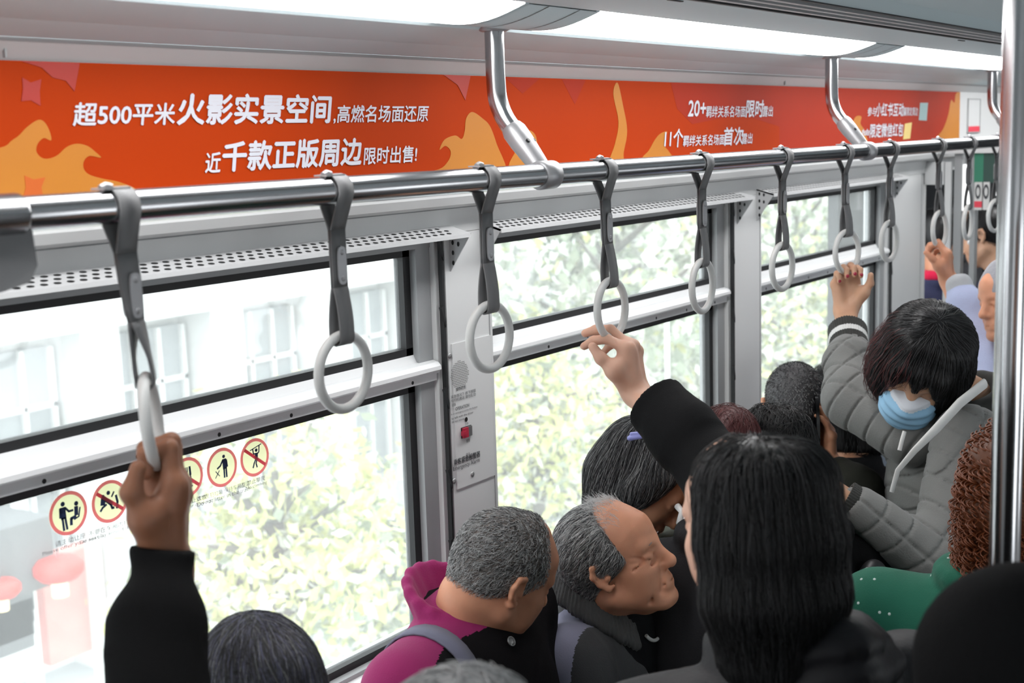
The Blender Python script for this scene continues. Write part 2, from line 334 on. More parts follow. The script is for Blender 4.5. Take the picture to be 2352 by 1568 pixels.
def strap(x, label, twist=0., lean=(0, 0), hlen=.219, clip=True):
    t = thing('hanging_strap', label, 'hanging strap', (x, RY, RZ), 'grab straps on the handrail')
    c0 = np.array([x, RY, RZ]); hw = .0155; ca, sa = math.cos(twist), math.sin(twist)
    def ctr(z): f = (-z) / hlen; return c0 + np.array([lean[0] * f, lean[1] * f, z])
    def half(z):
        f = min(1, max(0, (-z - .10) / (hlen - .13))); a = twist * f; return np.array([math.cos(a), math.sin(a), 0]) * hw
    def ydir(z): h = half(z); return np.array([-h[1], h[0], 0]) / hw
    pts, hf = [], []                       # loop over the rail, down to the clip
    for side in (-1, 1):
        seq = []
        for z in np.linspace(-.058, -.004, 7):
            u = (z + .058) / .054; yy = .0022 + (RR + .003 - .0022) * (u ** 1.1); seq.append((ctr(z) + np.array([0, side * yy, 0]), half(0)))
        if side == -1:
            pts += [p for p, _ in seq]; hf += [h for _, h in seq]
            for a in np.linspace(0, math.pi, 11)[1:-1]: pts.append(c0 + np.array([0, -(RR + .003) * math.cos(a), (RR + .003) * math.sin(a)])); hf.append(half(0))
        else:
            pts += [p for p, _ in seq[::-1]]; hf += [h for _, h in seq[::-1]]
    s = MB(); s.strip(pts, hf, .003)
    for side in (-1, 1):                   # doubled band through the clip
        zz = np.linspace(-.058, -.145, 6); s.strip([ctr(z) + ydir(z) * side * .0022 for z in zz], [half(z) for z in zz], .003)
    lo, lh = [], []                        # lower loop through the ring
    zb = -hlen + .0
    for side in (-1, 1):
        zz = np.linspace(-.145, zb - .004, 9); sg = []
        for z in zz: u = (z + .145) / (zb - .004 + .145); sg.append((ctr(z) + ydir(z) * side * (.0022 + .0085 * math.sin(min(1, u * 1.15) * math.pi / 2)), half(z)))
        if side == -1:
            lo += [p for p, _ in sg]; lh += [h for _, h in sg]
            for a in np.linspace(0, math.pi, 7)[1:-1]: lo.append(ctr(zb - .004 - .0107 * math.sin(a)) - ydir(-9) * .0107 * math.cos(a)); lh.append(half(-9))
        else: lo += [p for p, _ in sg[::-1]]; lh += [h for _, h in sg[::-1]]
    s.strip(lo, lh, .003); s.build('strap_band', STRAP, t)
    k = MB(); h = half(-.11); yd = ydir(-.11)
    for side in (-1, 1):
        c = ctr(-.112) + yd * side * .0062; poly = []
        for a in np.linspace(0, 2 * math.pi, 20, endpoint=False):
            q = np.array([math.cos(a), math.sin(a)]); q = np.sign(q) * np.abs(q) ** .55; poly.append(c + h / hw * q[0] * .0095 + np.array([0, 0, 1]) * q[1] * .029)
        k.prism(poly, yd * side * .0025)
        for dz in (-.02, .02): k.dome(c + yd * side * .0025 + np.array([0, 0, dz]), yd * side, .0042, .0016, 10)
    k.build('clip', CAST, t)
    st = MB(); st.box((x - .028, RY - .012, RZ + RR + .001), (x + .012, RY + .014, RZ + RR + .0035)); st.tube([(x - .027, RY - .004, RZ + RR + .003), (x - .02, RY - .004, RZ + RR + .006), (x - .012, RY - .004, RZ + RR + .004)], .005, 10)
    st.build('rail_stop', CAST, t)
    RM, rt = .0572, .0078
    rc = ctr(-hlen - RM - .0); ax = np.array([ca, sa, 0]); ln = np.array([lean[0], lean[1], -hlen]); ln /= np.linalg.norm(ln); up = -ln
    ax = ax - up * (ax @ up); ax /= np.linalg.norm(ax)
    g = MB(); g.tube([rc + RM * (math.cos(a) * ax + math.sin(a) * up) for a in np.linspace(0, 2 * math.pi, 48, endpoint=False)], rt, 16, closed=True, up=np.cross(ax, up))
    g.build('grip_ring', RING, t)
    return rc, ax, up
RAILPX = [(270, 460), (768, 432), (1113, 405), (1386, 388), (1611, 375), (1797, 362), (1939, 352), (2045, 345), (2155, 337), (2227, 331), (2291, 327)]
ord_ = ['strap with the ring turned edge on and gripped by the black sleeved arm', 'empty strap hanging over the warning signs, ring wide open',
        'empty strap hanging in front of the alarm pillar', 'strap whose ring is pulled by the bare wrist above the black coat', 'empty strap before the second window pillar, next past the wrist',
        'empty strap in front of the third window, left of the painted nails', 'strap held by the hand with painted nails', 'empty strap just right of the hand with painted nails',
        'strap held by the raised lavender sleeve', 'empty strap right of the lavender sleeve hand', 'last empty strap, half hidden by the vertical pole']
tw = [.78, .03, -.03, .03, .05, -.05, -.22, -.08, -.08, .04, -.2]
RINGS = [None]
for i, (p, l) in enumerate(zip(RAILPX, ord_)):
    x = PA(p[0], p[1], 1, RY)[0]
    RINGS.append(strap(x, 'grey ' + l, tw[i], (.012, -.012) if i == 0 else ((.006, -.006) if i in (3, 6, 8) else (0, 0))))
# vertical pole on the right
pb, pt_ = P(2308, 1240, 1.80), P(2331, 30, 1.80)
t = thing('grab_pole', 'vertical steel grab pole by the right frame edge', 'pole', (pb[0], pb[1], 0))
MB().tube([(pb[0], pb[1], 0), (pb[0], pb[1], 2.28)], .0205, 28).build('pole_tube', STEEL, t)
for z in (.008, 2.268): MB().tube([(pb[0], pb[1], z - .008), (pb[0], pb[1], z + .008)], .036, 24).build('flange', CAST, t)
# ---------------------------------------------------------------- orange banner above the windows
AY = 1.700
def A(px, py): return PA(px, py, 1, AY)
OR1 = mat('banner_orange', (170, 54, 6), .6, spec=.08, noise=.05, nscale=2); ORD = mat('banner_dark_red', (166, 40, 26), .55); ORY = mat('banner_yellow', (184, 114, 22), .55, noise=.08, nscale=6)
PALE = mat('banner_letter', (206, 206, 214), .6); OR2 = mat('banner_red', (162, 50, 30), .6, spec=.1, noise=.06, nscale=3); ORM = mat('banner_amber', (190, 88, 16), .55)
za, zb_ = 1.9335, 2.1325
SEAM1, SEAM2 = PA(1163, 300, 1, AY)[0], PA(1790, 280, 1, AY)[0]; XE = PA(2204, 270, 1, AY)[0]
def banner(name, label, x0, x1, m, polys):
    t = thing(name, label, 'banner', ((x0 + x1) / 2, AY, za), 'orange banner panels')
    MB().box((x0, AY, za), (x1, AY + .002, zb_)).build('banner_sheet', m, t)
    for nm, mm, pl, lift in polys:
        for poly in pl:
            q = MB(); pp = []
            for p in poly:
                c = A(*p); c[1] = AY - lift; c[2] = min(max(c[2], za + .0005), zb_ - .0005); c[0] = min(max(c[0], x0 + .001), x1 - .001); pp.append(c)
            q.prism(pp, (0, lift * .5, 0)); q.build(nm, mm, t)
    return t
def curve(pts, n=5):
    """closed Catmull-Rom smoothing of a flame outline"""
    k = len(pts); out = []
    for i in range(k):
        p0, p1, p2, p3 = (np.array(pts[(i + j - 1) % k], float) for j in range(4))
        for u in np.linspace(0, 1, n, endpoint=False):
            out.append(tuple(.5 * (2 * p1 + (p2 - p0) * u + (2 * p0 - 5 * p1 + 4 * p2 - p3) * u * u + (3 * p1 - p0 - 3 * p2 + p3) * u ** 3)))
    return out
fl1 = [(-400, 360), (-40, 345), (30, 320), (60, 293), (85, 276), (100, 279), (112, 298), (117, 322), (100, 317), (86, 330), (83, 348), (95, 362), (112, 364), (132, 356), (152, 338), (175, 330), (200, 335), (220, 350), (231, 362), (205, 358), (192, 370),
       (192, 388), (205, 401), (235, 410), (270, 417), (305, 430), (330, 446), (340, 490), (-40, 500), (-400, 500)]
fl2 = [(985, 400), (1015, 385), (1032, 364), (1034, 346), (1022, 335), (1009, 344), (1020, 321), (1045, 311), (1060, 319), (1067, 300), (1070, 272), (1084, 257), (1108, 272), (1125, 290), (1140, 330), (1160, 400), (1080, 420)]
fl2b = [(1168, 380), (1185, 345), (1200, 310), (1215, 299), (1229, 310), (1234, 335), (1240, 400), (1180, 410)]
fl3 = [(1400, 372), (1412, 330), (1420, 280), (1408, 215), (1418, 190), (1430, 240), (1440, 300), (1432, 350), (1430, 375)]
fl4 = [(1475, 365), (1490, 345), (1503, 322), (1516, 307), (1532, 302), (1526, 318), (1526, 335), (1536, 348), (1545, 370), (1500, 385)]
fl5 = [(1945, 320), (1955, 290), (1965, 268), (1978, 268), (1976, 284), (1985, 300), (1990, 330)]
fl6 = [(2146, 330), (2166, 296), (2178, 262), (2184, 230), (2192, 236), (2196, 214), (2215, 214), (2215, 330)]
b1 = banner('advertising_banner', 'orange banner panel left of the first handrail post, widest and nearest', -.9, SEAM1, OR1, [
    ('flame_graphic', ORY, [curve(fl1), curve(fl2)], .0008),
    ('red_motif', ORD, [[(48, 139), (182, 145), (170, 210), (150, 185), (120, 178), (95, 155)], [(50, 178), (70, 190), (94, 182), (90, 210), (92, 243), (70, 230), (48, 232), (52, 205)], [(1018, 172), (1080, 174), (1068, 230), (1050, 195)]], .0012),
    ('amber_motif', ORM, [[(55, 403), (76, 412), (103, 407), (94, 430), (98, 455), (75, 448), (52, 458), (58, 430)]], .0014)])
b2 = banner('advertising_banner', 'orange banner panel between the first and second handrail posts', SEAM1, SEAM2, OR1, [
    ('flame_graphic', ORY, [curve(fl2b), curve(fl3), curve(fl4)], .0008), ('red_motif', OR2, [[(1540, 180), (1800, 196), (1800, 290), (1700, 262), (1590, 285), (1555, 250)], [(1150, 178), (1240, 180), (1200, 215)], [(1290, 182), (1345, 184), (1320, 240)]], .0004)])
b3 = banner('advertising_banner', 'far orange banner panel beyond the second handrail post', SEAM2, XE, OR2, [('flame_graphic', ORY, [curve(fl5), curve(fl6)], .0008)])
def line(ban, body, xl, xr, ybase, ytop, bold=.018, sh=.16):
    a, c = A(xl, ybase), A(xr, ybase - (xr - xl) * .0145); h = A(xl, ytop)[2] - a[2]
    put_text(body, (a[0], AY - .0018, a[2]), np.array([1., 0, 0]), np.array([0, 0, 1.]), c[0] - a[0], h, PALE, ban, 'lettering', bold, sh)
line(b1, '超500平米', 165, 402, 290, 235, .022); line(b1, '火影实景空间', 404, 764, 288, 213, .03); line(b1, ',高燃名场面还原', 764, 985, 284, 241, .016)
line(b1, '近', 469, 508, 398, 350, .022); line(b1, '千款正版周边', 511, 832, 396, 324, .03); line(b1, '限时出售!', 833, 958, 379, 338, .018)
line(b2, '20+', 1578, 1621, 268, 230, .022); line(b2, '羁绊关系名场面', 1620, 1712, 270, 243, .012); line(b2, '限时', 1711, 1754, 270, 229, .022); line(b2, '露出', 1750, 1774, 268, 243, .012)
line(b2, '11个', 1524, 1568, 340, 296, .022); line(b2, '羁绊关系名场面', 1567, 1664, 337, 311, .012); line(b2, '首次', 1662, 1707, 335, 292, .022); line(b2, '露出', 1702, 1727, 331, 306, .012)
line(b3, '参与', 1991, 2012, 267, 246, .012); line(b3, '小红书互动', 2010, 2075, 268, 236, .022); line(b3, '赢限定周边', 2074, 2107, 266, 246, .01)
line(b3, '抽', 1976, 1996, 312, 297, .012); line(b3, '限定微信红包', 1996, 2073, 317, 284, .022)
PLAIN = mat('banner_patch', (150, 178, 178), .6); PL2 = mat('banner_patch_cream', (220, 196, 120), .6)
for mm, q in ((PLAIN, [(2113, 236), (2131, 236), (2128, 277), (2110, 276)]), (PL2, [(2078, 284), (2094, 281), (2090, 318), (2074, 320)])):
    pp = [A(*p) for p in q]; z_ = MB().prism([(p[0], AY - .001, p[2]) for p in pp], (0, .0006, 0)); z_.build('picture_patch', mm, b3)
# framed notice at the end of the banner
q = [A(2226, 225), A(2258, 226), A(2240, 318), A(2214, 316)]; x0, x1, z0, z1 = q[3][0] + .05, q[1][0] - .04, 1.955, 2.105
t = thing('notice_poster', 'white framed notice with a red band at the far end of the banner', 'poster', (x0, AY, z0))
MB().box((x0, AY, z0), (x1, AY + .003, z1)).build('sheet', WHITE, t)
b = MB()
for a, c in (((x0, AY - .002, z0), (x1, AY, z0 + .004)), ((x0, AY - .002, z1 - .004), (x1, AY, z1)), ((x0, AY - .002, z0), (x0 + .006, AY, z1)), ((x1 - .006, AY - .002, z0), (x1, AY, z1))): b.box(a, c)
b.build('frame', GREYP, t)
RED = mat('sign_red', (214, 60, 78), .5); MB().box((x0 + .01, AY - .0015, z0 + .006), (x1 - .01, AY, z0 + .03)).build('red_band', RED, t)
# ---------------------------------------------------------------- alarm panel on the first pillar
T0 = 1.7375
def B(px, py): return PA(px, py, 1, T0)
xl, xr = 2.222, 2.365; zt, zb2 = B(1040, 790)[2], B(1060, 1121)[2]
t = thing('alarm_panel', 'grey emergency alarm panel on the pillar behind the hanging rings', 'alarm panel', (xl, T0, zb2))
MB().box((xl, T0 + .001, zb2), (xr, T0 + .0046, zt)).build('plate', WHITE, t)
INK = mat('ink', (60, 62, 66), .6); BTN = mat('screw_metal', (150, 150, 150), .35, .7); REDK = mat('red_key', (170, 34, 60), .45)
for p in ((1034, 817), (1044, 1105), (1086, 1089)): MB().dome(B(*p) + [0, .001, 0], (0, -1, 0), .0065, .003).build('screw', BTN, t)
b = MB(); c = B(1056, 861)
for i in range(-8, 9):
    for j in range(-8, 9):
        if i * i + j * j <= 66: b.disc(c + [i * .0039 + (j % 2) * .0019, .0006, j * .0039], (1, 0, 0), (0, 0, 1), .0012, n=6)
b.build('speaker_grille', DARK, t)
b = MB(); b.disc(B(1071, 963), (1, 0, 0), (0, 0, 1), .0055, n=14); 
k0 = B(1071, 991); b.box(k0 + [-.018, -.001, -.012], k0 + [.018, .001, .012]); b.build('switch_slot', DARK, t)
b = MB(); b.box(k0 + [-.017, -.007, -.011], k0 + [.000, -.001, .011]); b.box(k0 + [-.022, -.009, -.005], k0 + [-.010, -.002, .005]); b.build('red_key', REDK, t)
b = MB(); b.box(k0 + [.002, -.004, -.011], k0 + [.017, -.001, .011]); b.build('slider', BTN, t)
def ink(body, px, py, wd, h, par=t, m=None, bold=.0, base=None):
    c = (base or B)(px, py); put_text(body, c, np.array([1., 0, 0]), np.array([0, 0, 1.]), wd, h, m or INK, par, 'lettering', bold, 0, (0, -.0004, 0))
ink('乘客紧急报警器', 1042, 1070, .098, .0145, bold=.01); ink('Emergency Alarm', 1041, 1085, .098, .0125)
ink('操作说明', 1047, 899, .036, .0085); ink('紧急情况下 按下按钮', 1036, 916, .09, .0075); ink('与司机通话 请勿乱动', 1036, 925, .09, .0075); ink('设备', 1038, 934, .014, .0075)
ink('OPERATION', 1046, 943, .05, .0075); ink('In an emergency press the button', 1036, 955, .096, .005); ink('to talk with the driver', 1037, 964, .08, .005); ink('do not misuse', 1038, 972, .045, .005)
ink('工作', 1068, 977, .012, .006); ink('报警', 1071, 1017, .014, .008); ink('通话', 1070, 1048, .014, .007); ink('Speaking', 1065, 1056, .026, .005)
# ---------------------------------------------------------------- round warning signs on the lower pane
SY = YG - .0012
def W_(px, py): return PA(px, py, 1, SY)
SRED = film_mat('sign_ring_red', (246, 138, 160), .7); SCR = film_mat('sign_cream', (244, 243, 218), .7); NAVY = mat('sign_navy', (40, 62, 104), .6)
CAP = mat('caption_grey', (150, 150, 152), .6)
def seg(b, c, s, pts, wd, y=-.0006):
    """stroke of a pictogram in units of the sign radius"""
    pp = [c + np.array([p[0] * s, y, p[1] * s]) for p in pts]
    b.tube(pp, wd * s, 6, flat=(1, 1)) if False else None
    for a, e in zip(pp[:-1], pp[1:]):
        d = e - a; L = np.linalg.norm(d) + 1e-9; d /= L; n = np.array([-d[2], 0, d[0]]) * wd * s
        b.prism([a - n - d * wd * s * .4, e - n + d * wd * s * .4, e + n + d * wd * s * .4, a + n - d * wd * s * .4], (0, .0003, 0))
def dot(b, c, s, p, r): b.disc(c + np.array([p[0] * s, -.0006, p[1] * s]), (1, 0, 0), (0, 0, 1), r * s, n=14, d=(0, .0003, 0))
def sign(px, py, r, label, slash, kind, cap1, cap2):
    c = W_(px, py); t = thing('safety_sign', label, 'sign', c, 'round warning signs on the window')
    MB().disc(c, (1, 0, 0), (0, 0, 1), r, n=40, d=(0, .0005, 0)).build('sign_face', SCR, t)
    MB().disc(c + [0, -.0004, 0], (1, 0, 0), (0, 0, 1), r, n=40, r0=.84, d=(0, .0003, 0)).build('red_ring', SRED, t)
    b = MB(); s = r
    if kind == 0:
        dot(b, c, s, (-.26, .48), .11); seg(b, c, s, [(-.28, .28), (-.27, -.16)], .14); seg(b, c, s, [(-.42, .3), (-.44, -.12)], .05); seg(b, c, s, [(-.15, .28), (.02, .08), (.24, .08)], .05)
        seg(b, c, s, [(-.33, -.15), (-.30, -.72)], .055); seg(b, c, s, [(-.19, -.15), (-.13, -.70)], .055)
        dot(b, c, s, (.44, .34), .11); seg(b, c, s, [(.42, .18), (.40, -.16)], .10); seg(b, c, s, [(.36, -.24), (.12, -.28), (.10, -.56)], .07); seg(b, c, s, [(.62, .12), (.52, -.28), (.28, -.36)], .035)
    elif kind == 1:
        dot(b, c, s, (-.05, .42), .10); seg(b, c, s, [(.12, .2), (.26, .4)], .04); seg(b, c, s, [(-.34, .26), (-.40, -.05)], .13); dot(b, c, s, (-.36, .3), .1)
        seg(b, c, s, [(-.2, .12), (.06, -.12)], .10); seg(b, c, s, [(-.2, -.1), (-.42, -.2), (-.55, -.34)], .05); seg(b, c, s, [(.02, -.1), (.1, -.34), (.2, -.34)], .06); seg(b, c, s, [(.36, .2), (.42, -.1), (.36, -.4)], .06)
    elif kind == 2:
        for q in (-.12, -.04, .04): seg(b, c, s, [(q, .5), (q, .28)], .022)
        seg(b, c, s, [(-.04, .3), (-.04, .18)], .08); seg(b, c, s, [(-.04, .2), (-.02, -.3)], .035); seg(b, c, s, [(.18, .5), (.2, .1)], .06); seg(b, c, s, [(.2, .1), (.24, -.24)], .03)
        seg(b, c, s, [(-.62, -.22), (-.18, -.22)], .05); seg(b, c, s, [(-.6, -.36), (-.2, -.36)], .06); seg(b, c, s, [(-.66, -.52), (.3, -.48)], .03)
    elif kind == 3:
        dot(b, c, s, (.14, .54), .09); seg(b, c, s, [(.16, .36), (.18, -.06)], .13); seg(b, c, s, [(.06, .36), (-.12, .1), (-.32, .0)], .045); seg(b, c, s, [(.3, .34), (.34, -.02)], .045)
        seg(b, c, s, [(.12, -.06), (.12, -.54)], .05); seg(b, c, s, [(.25, -.06), (.27, -.54)], .05); seg(b, c, s, [(-.44, -.12), (-.2, -.4)], .02); seg(b, c, s, [(-.2, -.12), (-.48, -.46)], .02)
    else:
        seg(b, c, s, [(-.3, .42), (.5, .62)], .025); dot(b, c, s, (.12, .36), .09); seg(b, c, s, [(-.12, .46), (-.08, .2), (.02, .18)], .035); seg(b, c, s, [(.34, .56), (.3, .24), (.2, .16)], .035)
        seg(b, c, s, [(.12, .18), (.1, -.1)], .10); seg(b, c, s, [(.06, -.1), (-.08, -.32), (-.16, -.52)], .04); seg(b, c, s, [(.14, -.1), (.06, -.34), (.12, -.54)], .04)
    b.build('pictogram', NAVY, t)
    if slash:
        b = MB(); seg(b, c, s, [(-.66, .5), (.66, -.5)], .085, -.0011); b.build('slash', SRED, t)
    for body, dz, h in ((cap1, 1.36, .0095), (cap2, 1.62, .008)):
        n_ = sum(2.0 if ord(ch) > 255 else 1 for ch in body); wd = min(.13, n_ * h * .62)
        put_text(body, c + np.array([-wd / 2, 0, -dz * r]), np.array([1., 0, 0]), np.array([0, 0, 1.]), wd, h, CAP, t, 'caption')
SR = .0365
sign(157, 1178, SR, 'round sign of a standing and a seated figure, at the left end of the row', False, 0, '请主动让座', 'Please offer your seat')
sign(252, 1151, SR, 'round crossed-out sign half hidden behind the raised dark hand', True, 1, '不要在车厢内打闹', 'Do not play around the train')
sign(430, 1096, SR, 'round crossed-out sign with fork, knife and food, right of the raised hand', True, 2, '车厢内禁止饮食', 'No eating or drinking')
sign(510, 1073, SR, 'round sign of a figure dropping litter, between the food and hanging signs', False, 3, '请勿乱扔垃圾 保持车厢整洁', 'Do not litter in the train')
sign(585, 1050, SR, 'round crossed-out sign of a figure hanging from a bar, right end of the row', True, 4, '禁止攀爬', 'No climbing')
# ---------------------------------------------------------------- bench along the windows
BEN = mat('bench_plastic', (120, 128, 138), .45)
b = MB().extrude_x([(1.70, .40), (1.30, .42), (1.27, .43), (1.27, .455), (1.32, .462), (1.62, .445), (1.665, .47), (1.69, .86), (1.715, .86)], .95, 4.9); b.box((1.0, 1.5, 0), (4.85, 1.7, .41))
tag(b.build('bench_seat', BEN), 'grey bench seat running under the windows behind the passengers', 'bench')
# ---------------------------------------------------------------- far end of the car
XF = PW[-1][1] + .03
def E_(px, py): return PA(px, py, 0, XF)
def fbox(b, p0, p1, d0=0., d1=.04, mi=0):
    ym = min(max((p0[1] + p1[1]) / 2, 380), 520); xm = (p0[0] + p1[0]) / 2; a, c = E_(p0[0], ym), E_(p1[0], ym); a[2], c[2] = E_(xm, p0[1])[2], E_(xm, p1[1])[2]; b.box((XF + d0, min(a[1], c[1]), min(a[2], c[2])), (XF + d1, max(a[1], c[1]), max(a[2], c[2])), mi)
GD = mat('gangway_dark', (34, 36, 40), .6); GREEN = mat('door_green', (44, 118, 92), .5); GR2 = mat('dark_green', (36, 66, 58), .5)
b = MB(); fbox(b, (2040, 352), (2122, 1500), 0, .02); fbox(b, (2122, 372), (2168, 424), 0, .02); fbox(b, (2168, 372), (2182, 720), 0, .02); fbox(b, (2040, 322), (2400, 352), -.004, .03)
b.box((XF, -1.1, 0), (XF + .04, -.5, 2.36))
S(b, 'wall_end', [WHITE])
b = MB(); fbox(b, (2186, 352), (2204, 800), .02, .06); fbox(b, (2224, 352), (2236, 700), .02, .06); fbox(b, (2286, 352), (2296, 700), .02, .06); S(b, 'trim_2', [GREYP])
S(MB().box((XF + 1.6, -1.2, 0), (XF + 1.66, 2.3, 2.4)).box((XF + .35, 2.25, 0), (XF + 1.66, 2.3, 2.4)).box((XF, -1.2, 2.34), (XF + 1.66, 2.3, 2.4)), 'wall_gangway', [GD])
def far_panel(nm, lab, cat, p0, p1, m, d0=.01, d1=.05):
    b = MB(); fbox(b, p0, p1, d0, d1); return tag(b.build(nm, m), lab, cat)
PANE = mat('bright_far_window', (240, 242, 242), .4, emit=.75)
b = MB(); fbox(b, (2203, 378), (2226, 485), .03, .05); S(b, 'window_5', [PANE]); b = MB(); fbox(b, (2279, 368), (2300, 450), .03, .05); S(b, 'window_6', [PANE])
far_panel('door_panel', 'tall green panel above the small posters at the far end', 'panel', (2236, 350), (2257, 420), GREEN); far_panel('door_panel', 'darker green panel beside the far bright window', 'panel', (2257, 350), (2284, 420), GR2)
PO = mat('poster_white', (200, 200, 198), .6)
for k, (x0, x1) in enumerate(((2238, 2255), (2258, 2272))):
    t = thing('notice_poster', ['small white notice with red foot below the green panel', 'small white notice right of the red footed one at the far end'][k], 'poster', E_((x0 + x1) / 2, 480), 'notices at the far end')
    b = MB(); fbox(b, (x0, 418), (x1, 482), .0, .008); b.build('sheet', PO, t)
    b = MB(); c = E_((x0 + x1) / 2, 440); b.disc(c + [-.002, 0, 0], (0, 1, 0), (0, 0, 1), .011, .03, n=16, d=(.001, 0, 0), r0=.6); b.build('printed_ring', INK, t)
    if k == 0: b = MB(); fbox(b, (x0, 462), (x1, 476), -.002, .002); b.build('red_band', RED, t)
# ---------------------------------------------------------------- outside: street, building, trees
GZ = -5.2
PAVE = mat('pavement', (176, 178, 180), .8, noise=.12, nscale=1.2); FAC = mat('facade_white', (228, 228, 226), .7, noise=.03, nscale=1); BAY = mat('facade_bay_grey', (150, 154, 156), .6, noise=.25, nscale=.9)
TRK = mat('tree_bark', (104, 98, 92), .8, noise=.3, nscale=20)
S(MB().box((-40, 2.6, GZ - .2), (80, 60, GZ)), 'ground', PAVE)
BY = 15.0
def Fp(px, py): return PA(px, py, 1, BY)
t = thing('building', 'white building with tall columns and grey bays seen through the left window', 'building', (10, BY, GZ))
b = MB().box((-6, BY + .5, GZ), (46, BY + 3, 9)); b.build('wall', FAC, t)
xs = np.arange(-5, 46, 2.3); b = MB()
for k, x in enumerate(xs): b.box((x - .32, BY - .25, GZ), (x + .32, BY + .6, 9))
b.box((-6, BY - .5, -.35), (46, BY + .6, .25)); b.box((-6, BY - .4, 3.6), (46, BY + .6, 4.0)); b.build('column', FAC, t)
random.seed(3)
for k, x in enumerate(xs[:-1]):
    for lv in range(2):
        z0 = (.35, -3.9)[lv]; z1 = (3.5, -.6)[lv]; b = MB()
        b.box((x + .42, BY + .3, z0), (x + 1.88, BY + .52, z1))
        f = b.build('window_bay', BAY, t); b = MB()
        for q in (.42, .88, 1.36, 1.82): b.box((x + q, BY + .22, z0), (x + q + .06, BY + .31, z1))
        for q in (.4, .75): b.box((x + .42, BY + .22, z0 + (z1 - z0) * q), (x + 1.88, BY + .31, z0 + (z1 - z0) * q + .07))
        b.build('mullion', FAC, f)
# street stalls with lanterns at lower left
SHOP = mat('stall_red', (222, 150, 142), .7, noise=.3, nscale=3); LAN = mat('lantern_red', (232, 70, 60), .5); LANY = mat('lantern_yellow', (250, 220, 110), .5, emit=.7); GRYR = mat('stall_roof', (108, 110, 112), .7)
c0 = PA(150, 1420, 1, 9.5)
t = thing('market_stall', 'red fronted stall with dark awning beyond the lower left glass', 'stall', (c0[0], 9.5, GZ))
b = MB(); a, c = PA(95, 1290, 1, 9.5), PA(240, 1480, 1, 9.5); b.box((a[0], 9.5, c[2]), (c[0], 9.7, a[2])); b.build('front_panel', SHOP, t)
b = MB(); a, c = PA(-300, 1285, 1, 9.2), PA(95, 1330, 1, 9.2); b.box((a[0], 9.0, c[2]), (c[0], 10.5, a[2])); b.build('awning', GRYR, t)
b = MB()
for px in (75, 232, 268): q = PA(px, 1400, 1, 9.4); b.box((q[0] - .05, 9.4, GZ), (q[0] + .05, 9.5, q[2] + 1.0))
b.build('post', FAC, t)
b = MB()
for k in range(4): a, c = PA(-60, 1390 + 28 * k, 1, 9.3), PA(80, 1398 + 28 * k, 1, 9.3); b.box((a[0], 9.3, c[2]), (c[0], 9.36, a[2]))
b.build('shelf_rail', GRYR, t)
b = MB(); b.box((c0[0] - 2.2, 9.9, GZ), (c0[0] + 1.2, 10.6, GZ + .9)); b.build('counter', GRYR, t)
for k, (px, py, r) in enumerate(((134, 1305, .20), (2, 1352, .15))):
    q = PA(px, py, 1, 8.9); t = thing('paper_lantern', ['red lantern with a yellow tassel hanging over the stall', 'red lantern cut by the left frame edge'][k], 'lantern', q, 'lanterns outside')
    b = MB(); pr = [(.3, .62), (.75, .55), (1, .2), (1, -.2), (.75, -.55), (.3, -.62)]
    b.tube([q + np.array([0, 0, z * r * .75]) for _, z in pr], [r * k_ for k_, _ in pr], 20); b.build('shade', LAN, t)
    b = MB(); b.tube([q - np.array([0, 0, r * .5]), q - np.array([0, 0, r * 1.15])], r * .33, 12); b.build('tassel', LANY, t)
    b = MB(); b.tube([q + np.array([0, 0, r * .4]), q + np.array([0, 0, r * 4])], .008, 6); b.build('cord', GRYR, t)
# trees: every tree a trunk with branches and a crown of single leaves
LEAF = [mat('leaf_yellow_green', (208, 210, 142), .6, noise=.3, nscale=3), mat('leaf_grey_green', (140, 150, 128), .6, noise=.4, nscale=2), mat('leaf_pale', (206, 208, 196), .6, noise=.2, nscale=2)]
def tree(c, h, rad, mats_w, label, n=2600, leaf=.10, seed=0):
    rg = np.random.default_rng(seed); c = np.array(c, float); t = thing('tree', label, 'tree', (c[0], c[1], GZ), 'trees outside the windows')
    b = MB(); top = np.array([c[0], c[1], c[2] + h * .3]); b.tube([(c[0], c[1], GZ), (c[0] + .05, c[1], (GZ + c[2]) / 2), top], [.14, .11, .03], 10)
    tips = []
    for k in range(9):
        a = k * 2.4; d = np.array([math.cos(a), math.sin(a), .35 + .5 * rg.random()]); st = np.array([c[0], c[1], c[2] - h * .4 + h * .07 * k]); en = st + d * rad * .8; b.tube([st, (st + en) / 2 + [0, 0, .05], en], [.05, .035, .012], 7); tips.append(en)
    b.build('trunk', TRK, t)
    cl = rg.normal(size=(42, 3)); cl /= np.linalg.norm(cl, axis=1)[:, None]; cl = cl * (rg.random((42, 1)) ** .4) * [rad, rad, h * .5] + c
    cen = cl[rg.integers(0, 42, n)] + rg.normal(size=(n, 3)) * rad * .20
    u = rg.normal(size=(n, 3)); u /= np.linalg.norm(u, axis=1)[:, None]; v = np.cross(u, rg.normal(size=(n, 3))); v /= np.linalg.norm(v, axis=1)[:, None]
    s = leaf * (.6 + .8 * rg.random((n, 1))); q = np.stack([cen - u * s, cen - v * s * .5 + u * s * .1, cen + u * s, cen + v * s * .5 + u * s * .1], 1).reshape(-1, 3)
    me = bpy.data.meshes.new('crown'); me.from_pydata(q.tolist(), [], np.arange(4 * n).reshape(-1, 4).tolist())
    for mm in LEAF: me.materials.append(mm)
    me.polygons.foreach_set('material_index', rg.choice(3, n, p=mats_w)); me.update(); tag(link('crown', me, t), kind='stuff')
Y1, G1, M1 = (.62, .12, .26), (.12, .42, .46), (.3, .3, .4)
